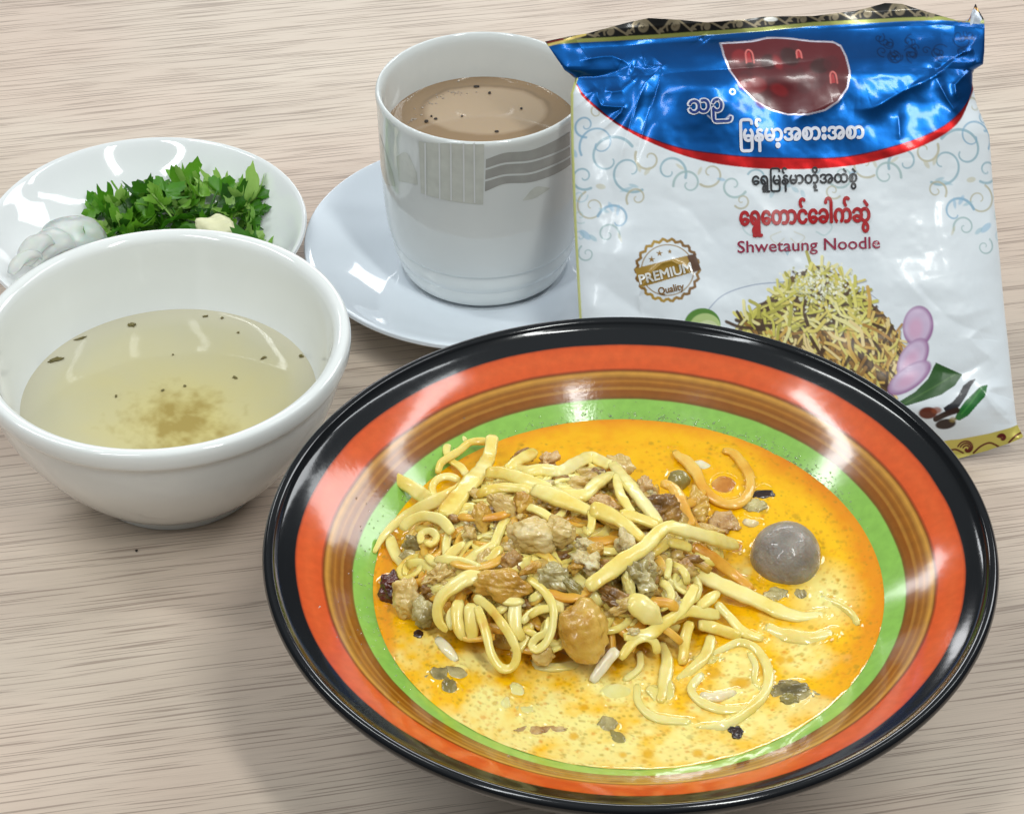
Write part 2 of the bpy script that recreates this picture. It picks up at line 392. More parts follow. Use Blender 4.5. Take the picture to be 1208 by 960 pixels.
# printed pattern on the cup: thin print that follows the wall
def cup_r(z):
    return np.interp(z, [p[1] for p in cup_out[::-1]], [p[0] for p in cup_out[::-1]])
def cup_px(px, py):
    """pixel -> (angle, z) on the cup wall (cup coordinates)"""
    d = fw + rt*(px-604)/F - up*(py-480)/F; o = np.array([-CX, -CY, HC-ZC]); r = .0402
    for _ in range(3):
        A = d[0]**2+d[1]**2; B = 2*(o[0]*d[0]+o[1]*d[1]); C = o[0]**2+o[1]**2-r*r
        D = max(B*B-4*A*C, 0); t = (-B-math.sqrt(D))/(2*A); p = o+d*t; r = float(cup_r(p[2]))
    return math.atan2(p[1], p[0]), p[2]
def cup_print(name, top, bot, mat, n=40, rows=6):
    """region between two pixel polylines (same number of points)"""
    T = np.array([cup_px(*p) for p in top])
    B = np.array([cup_px(*p) for p in bot])
    s = np.linspace(0, 1, n)
    def res(Q):
        q = catmull(np.c_[Q, np.zeros(len(Q))], .004); u = np.linspace(0, 1, len(q)); return np.c_[np.interp(s, u, q[:, 0]), np.interp(s, u, q[:, 1])]
    T, B = res(T), res(B); v = []
    for k in range(rows+1):
        q = T*(1-k/rows)+B*k/rows; r = cup_r(q[:, 1])+(.0003 if name == 'printed_line' else .00012)
        v.append(np.c_[r*np.cos(q[:, 0]), r*np.sin(q[:, 0]), q[:, 1]])
    v = np.concatenate(v); f = [[k*n+j, (k+1)*n+j, (k+1)*n+j+1, k*n+j+1] for k in range(rows) for j in range(n-1)]
    return meshobj(name, v, f, mat, CO)
GP = m_plain('grey_print', (168, 168, 164), .12, coat=.3); GPL = m_plain('pale_print', (212, 215, 207), .12, coat=.3)
def q7(*P): return [(350+x/2.4, 20+y/2.4) for x, y in P]
for i, (tp, bt) in enumerate([
    (q7((536, 403), (590, 385), (660, 378), (720, 355), (772, 325)), q7((535, 428), (590, 412), (660, 406), (720, 388), (773, 362))),
    (q7((535, 434), (590, 418), (660, 412), (720, 394), (773, 368)), q7((534, 460), (590, 445), (660, 440), (720, 420), (774, 392))),
    (q7((534, 466), (590, 451), (660, 446), (720, 426), (774, 398)), q7((533, 494), (590, 472), (660, 468), (720, 450), (775, 418)))]):
    cup_print('printed_stripe', tp, bt, GP)
cup_print('printed_panel', q7((346, 352), (440, 358), (531, 360)), q7((352, 498), (440, 522), (528, 531)), GPL)
for x in (362, 402, 434, 470, 500):
    cup_print('printed_line', q7((x, 356), (x+5, 356)), q7((x+2, 512+(x-360)*.1), (x+6, 512+(x-360)*.1)), CER, n=3)
cup_print('printed_leaf', q7((236, 330), (252, 380), (272, 440)), q7((238, 420), (252, 470), (280, 480)), GPL)
cup_print('printed_leaf', q7((283, 395), (312, 385), (340, 440)), q7((290, 465), (318, 470), (343, 475)), GPL)
cup_print('printed_leaf', q7((640, 518), (675, 482), (716, 484)), q7((641, 520), (675, 512), (716, 486)), GPL)

# ------------------------------------------------------------------ painter (flat print and liquid colour on fine grids)
class Canvas:
    def __init__(s, x0, y0, x1, y1, sc_, bgc):
        s.x0, s.y0, s.k = x0, y0, sc_
        s.w, s.h = int((x1-x0)*sc_), int((y1-y0)*sc_)
        s.a = np.ones((s.h, s.w, 3))*lin(bgc)
    def _win(s, xa, ya, xb, yb):
        i0 = max(0, int((ya-s.y0)*s.k)); i1 = min(s.h, int((yb-s.y0)*s.k)+2)
        j0 = max(0, int((xa-s.x0)*s.k)); j1 = min(s.w, int((xb-s.x0)*s.k)+2)
        if i1 <= i0 or j1 <= j0: return None
        Y, X = np.mgrid[i0:i1, j0:j1]
        return (slice(i0, i1), slice(j0, j1)), X/s.k+s.x0, Y/s.k+s.y0
    def _put(s, sl, m, c, mul=False):
        m = m[..., None]; s.a[sl] = s.a[sl]*(1-m)+lin(c)*m
    def disc(s, x, y, rx, ry=None, c=(0, 0, 0), al=1, soft=.7, rot=0):
        ry = ry or rx; r = max(rx, ry)+soft*2
        w = s._win(x-r, y-r, x+r, y+r)
        if w is None: return
        sl, X, Y = w; dx, dy = X-x, Y-y; ca, sa_ = math.cos(rot), math.sin(rot)
        u, v = (dx*ca+dy*sa_)/rx, (-dx*sa_+dy*ca)/ry
        d = (np.sqrt(u*u+v*v)-1)*min(rx, ry)
        s._put(sl, np.clip(.5-d/soft, 0, 1)*al, c)
    def stroke(s, P, wd, c, al=1, soft=.7, taper=0):
        P = np.asarray(P, float)
        if len(P) > 2: P = catmull(np.c_[P, np.zeros(len(P))], max(1.5, wd*.6))[:, :2]
        r = wd/2+soft*2; w = s._win(P[:, 0].min()-r, P[:, 1].min()-r, P[:, 0].max()+r, P[:, 1].max()+r)
        if w is None: return
        sl, X, Y = w; D = np.full(X.shape, 1e9); n = len(P)-1
        for i in range(n):
            a, b = P[i], P[i+1]; ab = b-a; L = ab@ab+1e-9
            t = np.clip(((X-a[0])*ab[0]+(Y-a[1])*ab[1])/L, 0, 1)
            ww = wd/2*(1-taper*((i+.5)/n)) 
            D = np.minimum(D, np.hypot(X-a[0]-t*ab[0], Y-a[1]-t*ab[1])-ww)
        s._put(sl, np.clip(.5-D/soft, 0, 1)*al, c)
    def poly(s, P, c, al=1):
        P = np.asarray(P, float); w = s._win(P[:, 0].min()-1, P[:, 1].min()-1, P[:, 0].max()+1, P[:, 1].max()+1)
        if w is None: return
        sl, X, Y = w; m = np.zeros(X.shape, bool); n = len(P)
        for i in range(n):
            (xa, ya), (xb, yb) = P[i], P[(i+1) % n]
            if ya == yb: continue
            c_ = ((ya > Y) != (yb > Y)) & (X < (xb-xa)*(Y-ya)/(yb-ya)+xa); m ^= c_
        s._put(sl, m*float(al), c)
    def sample(s, x, y):
        u = np.clip((x-s.x0)*s.k, 0, s.w-1.001); v = np.clip((y-s.y0)*s.k, 0, s.h-1.001)
        i, j = v.astype(int), u.astype(int); fu, fv = (u-j)[:, None], (v-i)[:, None]
        return (s.a[i, j]*(1-fu)+s.a[i, j+1]*fu)*(1-fv)+(s.a[i+1, j]*(1-fu)+s.a[i+1, j+1]*fu)*fv

def vnoise(x, y, seed=0, octs=4):
    """tileable-free value noise, vectorised, 0..1"""
    out = 0; amp = 1; tot = 0
    for o in range(octs):
        xi, yi = np.floor(x).astype(int), np.floor(y).astype(int); fx, fy = x-xi, y-yi
        fx = fx*fx*(3-2*fx); fy = fy*fy*(3-2*fy)
        def h(a, b):
            q = np.sin(a*127.1+b*311.7+seed*74.7+o*13.3)*43758.5453; return q-np.floor(q)
        out = out+amp*((h(xi, yi)*(1-fx)+h(xi+1, yi)*fx)*(1-fy)+(h(xi, yi+1)*(1-fx)+h(xi+1, yi+1)*fx)*fy)
        tot += amp; amp *= .5; x = x*2.03+5.1; y = y*2.03+3.7
    return out/tot

def toPx(P):
    d = np.asarray(P)-np.array([0, 0, HC]); zc = d@fw
    return 604+F*(d@rt)/zc, 480-F*(d@up)/zc

def liquid(name, cx, cy, r, z, nr, na, mat, colf, hf=None):
    rr = np.linspace(0, 1, nr+1)[1:]**.8*r; a = np.linspace(0, 2*math.pi, na, endpoint=False)
    X = np.concatenate([[0], (rr[:, None]*np.cos(a)).ravel()])+cx; Y = np.concatenate([[0], (rr[:, None]*np.sin(a)).ravel()])+cy
    P = np.c_[X, Y, np.full(len(X), z)]
    px, py = toPx(P); c = colf(px, py, X-cx, Y-cy, r)
    rad = np.hypot(X-cx, Y-cy)
    P[:, 2] += .0005*np.exp(-(r-rad)/.0012)
    if hf: P[:, 2] += hf(X, Y, px, py)
    i, j = np.meshgrid(np.arange(nr-1), np.arange(na), indexing='ij'); j2 = (j+1) % na
    f = np.stack([1+i*na+j, 1+(i+1)*na+j, 1+(i+1)*na+j2, 1+i*na+j2], -1).reshape(-1, 4)
    jj = np.arange(na); f0 = np.stack([np.zeros(na, int), 1+jj, 1+(jj+1) % na, 1+(jj+1) % na], -1)
    # degenerate quads are avoided: inner fan built from thin quads of ring 1
    fan = [[0, 1+k, 1+(k+1) % na] for k in range(na)]
    P[:, 0] -= cx; P[:, 1] -= cy; P[:, 2] -= z
    me = bpy.data.meshes.new(name); fl = f.tolist()+fan
    o = meshobj(name, P, fl, mat); colattr(o, 'tint', c); o.location = (cx, cy, z)
    return o

# ------------------------------------------------------------------ noodle + piece data (photo pixels), built further down
SZ = .0515       # broth level in the big bowl
MC = W(660, 645, .062)
def mound(x, y):
    d2 = ((x-MC[0])/.056)**2+((y-MC[1])/.050)**2
    return SZ+.0005+.0165*np.maximum(0, 1-d2)**.8
def onmound(px, py, lv):
    z = SZ+lv
    for _ in range(6):
        p = W(px, py, z); z = .5*z+.5*(float(mound(p[0], p[1]))+lv)
    return W(px, py, z)
def grid_pts(x0, y0, s, *P): return [(x0+x/s, y0+y/s) for x, y in P]
A = lambda *P: grid_pts(500, 500, 6.857, *P)
B2 = lambda *P: grid_pts(640, 520, 6.857, *P)
C3 = lambda *P: grid_pts(440, 620, 5.333, *P)
D4 = lambda *P: grid_pts(580, 640, 5.333, *P)
E5 = lambda *P: grid_pts(740, 520, 6.857, *P)
G6 = lambda *P: grid_pts(740, 620, 4.646, *P)
H7 = lambda *P: grid_pts(680, 720, 4.027, *P)
J8 = lambda *P: grid_pts(840, 560, 4.8, *P)
N_, O_, P_, Wh = NOOD, NORA, NPAL, NWHI
# path, width px, level mm (number or list), material, label
NO = [
 (A((555, 95), (530, 250), (480, 350), (380, 470), (280, 590), (165, 745)), [14, 16, 18, 21, 22, 22], [9, 8, 7, 6.5, 6, 5], N_, 'broad noodle with a square cut end standing up at the top left of the heap'),
 (A((590, 150), (470, 140), (370, 150), (290, 215), (200, 270), (135, 320), (112, 400)), 9, [4, 5, 5.5, 5, 4.5, 4, 3], N_, 'thin noodle arching left from behind the upright square cut end'),
 (A((345, 135), (262, 112), (195, 165), (185, 235), (225, 300), (300, 350), (345, 415)), 9, [2.5, 3, 3, 3, 3, 3, 3], N_, 'thin noodle loop rising highest against the green ring at upper left'),
 (A((290, 455), (200, 425), (115, 445), (68, 510), (90, 590)), 9, [3, 4, 4, 4, 3], N_, 'small hooked noodle loop below the upper left loops'),
 (grid_pts(420, 490, 2.909, (95, 200), (170, 235), (225, 272), (262, 300)), [14, 16, 17, 14], [2, 4, 5, 5], N_, 'short thick noodle end poking left across the brown ring'),
 ([(441, 652), (454, 630), (478, 608.6), (506, 594), (533, 582), (548, 572)], [5, 9, 11, 14, 15, 14], [1, 3, 5, 6, 6, 5], N_, 'long noodle tapering to a point on the green ring at far left'),
 ([(474, 625), (482, 616), (499, 608.6), (519.7, 613), (533.4, 628)], 12, [5, 6, 6.5, 6, 5], N_, 'short noodle bent over in an arch at the left of the heap'),
 ([(497, 641), (497, 630), (507, 626), (515, 633), (509, 642), (501, 638)], 9, [3, 3.5, 4, 4, 4, 4.5], N_, 'tight little coil of noodle at the left of the heap'),
 ([(460, 632), (463, 645), (470, 658), (482, 670), (502, 681)], [12, 13, 14, 15, 14], [1.5, 1.5, 1.5, 1.5, 1], N_, 'noodle curving down towards the maroon lump at the left'),
 (C3((690, 320), (600, 330), (520, 375), (440, 440), (405, 530), (420, 610), (470, 660)), [14, 17, 17, 16, 13, 11, 9], [6, 7, 7, 6.5, 5, 3, 2], N_, 'thick noodle bent like the letter C above the hanging loops'),
 (C3((540, 470), (530, 560), (545, 650), (570, 715)), [14, 15, 14, 9], [5, 4.5, 3.5, 2], N_, 'first hanging noodle right of the C shaped bend'),
 (C3((620, 490), (615, 580), (625, 660), (625, 730)), [14, 15, 15, 10], [5.5, 5, 3.5, 2], N_, 'second hanging noodle right of the C shaped bend'),
 (C3((500, 520), (485, 590), (500, 650)), 9, [4, 3.5, 3], N_, 'slim noodle tucked inside the C shaped bend'),
 ([(563, 715), (573, 745), (580, 772), (592, 788), (605, 786), (610, 770), (603, 752), (592, 735), (576, 715), (560, 704)], 10, [6.5, 5.5, 4, 2.5, 2.5, 3.5, 4.8, 6, 6.5, 6.5], N_, 'long closed noodle loop hanging lowest into the yellow broth'),
 (D4((235, 225), (330, 305), (385, 400), (385, 520), (345, 625), (282, 672), (250, 645), (285, 595), (345, 560), (368, 470)), 9, [7, 8, 8, 6.5, 5, 3.5, 3.5, 4.5, 5.5, 6], N_, 'hairpin noodle loop left of the gold chicken lump'),
 (D4((270, 200), (370, 290), (425, 390), (420, 450)), 10, [6, 6.5, 6, 5], N_, 'noodle running down beside the hairpin loop'),
 (D4((150, 370), (145, 460), (155, 545), (200, 610)), [13, 14, 14, 10], [6, 5, 4, 2], N_, 'upright noodle left of the hairpin loop'),
 (D4((190, 505), (260, 430), (350, 405)), 8, [4, 5, 6], N_, 'thin noodle curving behind the hairpin loop'),
 (D4((200, 530), (240, 560), (290, 585)), 8, [3, 3, 3], N_, 'little noodle stub inside the hairpin loop'),
 ([(624, 781), (640, 786), (660, 787), (692, 781)], 11, [-1, .3, .4, -1], P_, 'pale noodle half sunk in broth below the gold chicken lump'),
 (D4((630, 875), (690, 790), (740, 725), (790, 670)), [11, 12, 12, 12], [.2, 1.2, 2.2, 3], Wh, 'pinkish white noodle end dipping into the broth right of the gold chicken lump'),
 (A((505, 400), (580, 392), (700, 415), (880, 480), (1035, 515)), [13, 15, 16, 16, 10], [8, 8.2, 8, 7.5, 7], N_, 'flat noodle lying across the top of the heap from the square cut end'),
 ([(629, 577), (645, 582), (662, 589), (680, 596), (698, 604)], [17, 19, 20, 18, 13], [8, 8.5, 9, 9, 8.5], N_, 'broadest noodle with a torn left end in the middle of the heap'),
 ([(596, 549), (620, 555), (642, 554), (662, 556), (682, 545), (698, 540), (720, 549)], [8, 12, 14, 15, 15, 15, 12], [5, 5.5, 6, 6, 6, 6, 6], N_, 'noodle humped up along the back edge of the heap'),
 ([(600, 550), (592, 555)], 8, 5, N_, 'tiny noodle end behind the heap'),
 (A((670, 365), (760, 300), (850, 255), (905, 215)), [9, 13, 16, 9], [6, 6.5, 7, 6.5], N_, 'leaf shaped noodle beside the mince at the back of the heap'),
 (B2((60, 430), (190, 440), (270, 445), (350, 435), (420, 360), (495, 305), (562, 258)), [11, 14, 15, 15, 15, 14, 9], [7, 8, 8.2, 8.2, 8, 7.5, 7], N_, 'noodle bending up to the right towards the back peak'),
 (B2((560, 180), (650, 290), (750, 420), (850, 545), (950, 670)), [11, 13, 15, 15, 13], [6.5, 7.2, 8, 8.4, 8.4], N_, 'noodle sliding down to the right from the back peak'),
 (B2((590, 265), (625, 420), (670, 500), (730, 590)), [8, 11, 11, 9], [7, 7.4, 7.8, 7.8], N_, 'slimmer noodle left of the one sliding from the back peak'),
 (B2((385, 555), (470, 570), (600, 630), (700, 700), (780, 770), (830, 820)), [17, 19, 18, 15, 13, 12], [10, 10.5, 10, 9.5, 9, 8], N_, 'folded noodle with an open tube end in the middle of the heap'),
 (B2((385, 560), (400, 650), (375, 740), (330, 700)), [9, 9, 9, 7], [9.5, 9, 8.5, 8], N_, 'folded back lip of the open noodle tube'),
 (B2((620, 590), (720, 610), (820, 640), (950, 690)), 13, [9, 9.4, 9.4, 9], N_, 'noodle passing behind the long crossing noodle'),
 (D4((598, 285), (660, 240), (740, 185), (850, 100), (960, 30))+E5((300, 705), (450, 722), (700, 790), (800, 825), (890, 842)), [15, 18, 18, 16, 15, 15, 15, 16, 17, 12], [9.5, 10.5, 11, 11.5, 11.5, 11.5, 11, 8, 6, 4], N_, 'longest pale noodle crossing the heap from lower left to the grey ball side'),
 (G6((-30, 60), (60, 90), (130, 125), (250, 200), (400, 270), (560, 345), (700, 405), (850, 475), (960, 500), (1080, 488)), [12, 13, 15, 17, 18, 18, 18, 17, 14, 8], [8, 8.5, 8.5, 7.5, 6, 4, 2.5, 1.2, .2, -.6], N_, 'long noodle running down right below the grey ball into the broth'),
 (E5((270, 345), (340, 360), (400, 420), (450, 530), (520, 690)), [10, 13, 14, 14, 12], [5, 5.5, 5.5, 5, 4.5], O_, 'orange noodle with a sharp bend beside the brown mince'),
 (G6((355, 110), (450, 165), (580, 265), (685, 350)), [13, 14, 13, 9], [4, 3.5, 2.5, 1], O_, 'orange noodle lying beneath the long pale noodles on the right'),
 (G6((215, 85), (300, 105), (352, 130)), [10, 12, 9], [7, 6.5, 6], N_, 'short noodle stub under the crossing noodle'),
 (E5((380, 80), (410, 120), (480, 165), (560, 262), (610, 375), (690, 460), (800, 510), (920, 495), (990, 400), (985, 280), (920, 170), (850, 95), (770, 78)), [8, 13, 14, 13, 12, 12, 12, 12, 12, 12, 13, 12, 8], [1.6, 1.7, 1.8, 1.7, 1.6, 1.2, 1.2, 1.2, 1.0, .9, .9, .9, .7], O_, 'U shaped golden noodle floating at the back right of the broth'),
 (G6((-20, 610), (60, 600), (130, 588), (220, 520), (320, 468), (430, 478), (505, 490)), [12, 13, 14, 13, 13, 14, 11], [2.5, 3.5, 4.2, 4.8, 4.8, 4, 3], N_, 'kinked noodle rising over the front of the heap'),
 (G6((0, 400), (70, 440), (130, 490), (185, 545)), [18, 25, 24, 8], [7, 7, 6, 4.5], N_, 'wide blade shaped noodle below the crossing noodle'),
 (G6((390, 540), (460, 555), (540, 580), (625, 612)), [12, 14, 13, 10], [2, 2, 1.4, .6], N_, 'noodle pointing right just above the pale noodle ring'),
 (G6((485, 425), (560, 500), (640, 585), (745, 622)), [10, 10, 11, 9], [3.5, 2.6, 1.5, .4], N_, 'slim noodle running into the broth above the pale noodle ring'),
 (G6((755, 555), (850, 600), (1000, 625), (1130, 590)), [14, 17, 17, 12], [-.6, -.2, -.3, -.9], P_, 'yellow noodle just under the broth surface at the right'),
 (G6((345, 525), (315, 620), (310, 700), (300, 760)), 12, [3, 2.5, 1.6, .4], N_, 'noodle hanging straight down at the front right of the heap'),
 (G6((375, 325), (335, 410), (290, 470), (225, 530)), [11, 12, 12, 11], [6, 5.5, 5, 4.5], N_, 'noodle slanting down left under the long noodle'),
 (G6((500, 365), (440, 410), (385, 450)), [9, 13, 10], [4.5, 4.5, 4], N_, 'short slanted noodle under the long noodle on the right'),
 (G6((-40, 730), (30, 640), (100, 610), (150, 640), (165, 700)), 10, [2, 3, 4, 3.5, 2.5], N_, 'noodle fold hanging over the front of the heap'),
 (H7((640, 215), (700, 182), (780, 152), (860, 190), (912, 290), (895, 390), (810, 482), (700, 548), (570, 562)), [7, 9, 10, 11, 11, 11, 11, 10, 7], [-.2, .2, .3, .3, .3, .3, .2, .1, -.4], P_, 'large pale noodle ring floating in the front right broth'),
 (H7((600, 300), (545, 370), (590, 432), (700, 472), (840, 462)), [8, 10, 11, 10, 7], [.1, .4, .4, .3, -.2], P_, 'inner curved noodle inside the large pale ring'),
 (H7((288, 350), (296, 440), (380, 512), (545, 532)), [7, 9, 10, 8], [-.2, .3, .3, -.1], P_, 'pale noodle curving round the left of the pale noodle ring'),
 (H7((820, 200), (850, 260), (845, 330), (870, 380)), 7, [.2, .2, .1, -.3], P_, 'thin noodle inside the right of the large pale ring'),
 (H7((300, 195), (300, 270), (225, 335)), 8, [1.6, .8, 0], P_, 'little bent noodle left of the pale noodle clump'),
 (H7((590, 398), (650, 412), (760, 388)), [8, 12, 6], [.1, .5, 0], Wh, 'white sliver lying in the middle of the pale noodle ring'),
 (J8((615, 690), (740, 750), (800, 800), (825, 852)), [5, 8, 9, 8], [-.4, .1, .2, .1], P_, 'thin pale noodle floating alone near the right edge of the broth'),
 (J8((180, 260), (215, 275), (262, 278)), 9, [.4, .6, .2], Wh, 'short white noodle stub touching the grey ball'),
 (C3((400, 705), (460, 770), (525, 850)), [9, 12, 9], [0, .5, .1], Wh, 'white rod shaped noodle piece floating at the left of the broth'),
 ([(586, 640), (566, 652), (543, 668)], [9, 13, 9], [8, 6.5, 4.5], N_, 'first short noodle of the fan at the left centre'),
 ([(592, 645), (577, 660), (563, 678)], [9, 11, 9], [8, 7, 5.5], N_, 'second short noodle of the fan at the left centre'),
 ([(548, 640), (533, 652), (520, 668)], [8, 12, 8], [5.5, 4.5, 3.5], N_, 'third short noodle of the fan at the left centre'),
 ([(503, 655), (514, 664), (530, 664)], [9, 10, 8], [3, 3, 3], N_, 'noodle piece behind the pale shredded chicken at left'),
 (G6((160, 400), (150, 480), (200, 560)), 10, [4, 3.4, 3], N_, 'noodle under the blade shaped noodle'),
 (G6((230, 180), (225, 240), (215, 290)), 8, [6, 5, 4.5], N_, 'slim noodle between the crumbs right of centre'),
 (H7((400, 150), (430, 230), (420, 330), (400, 440)), [9, 13, 15, 10], [1.6, .6, .3, -.2], P_, 'pale wavy noodle clump left of the pale ring'),
 (H7((640, 120), (620, 200), (560, 270), (480, 330)), [10, 14, 12, 8], [1, .6, .3, -.2], P_, 'pale noodle running into the broth above the pale ring'),
]
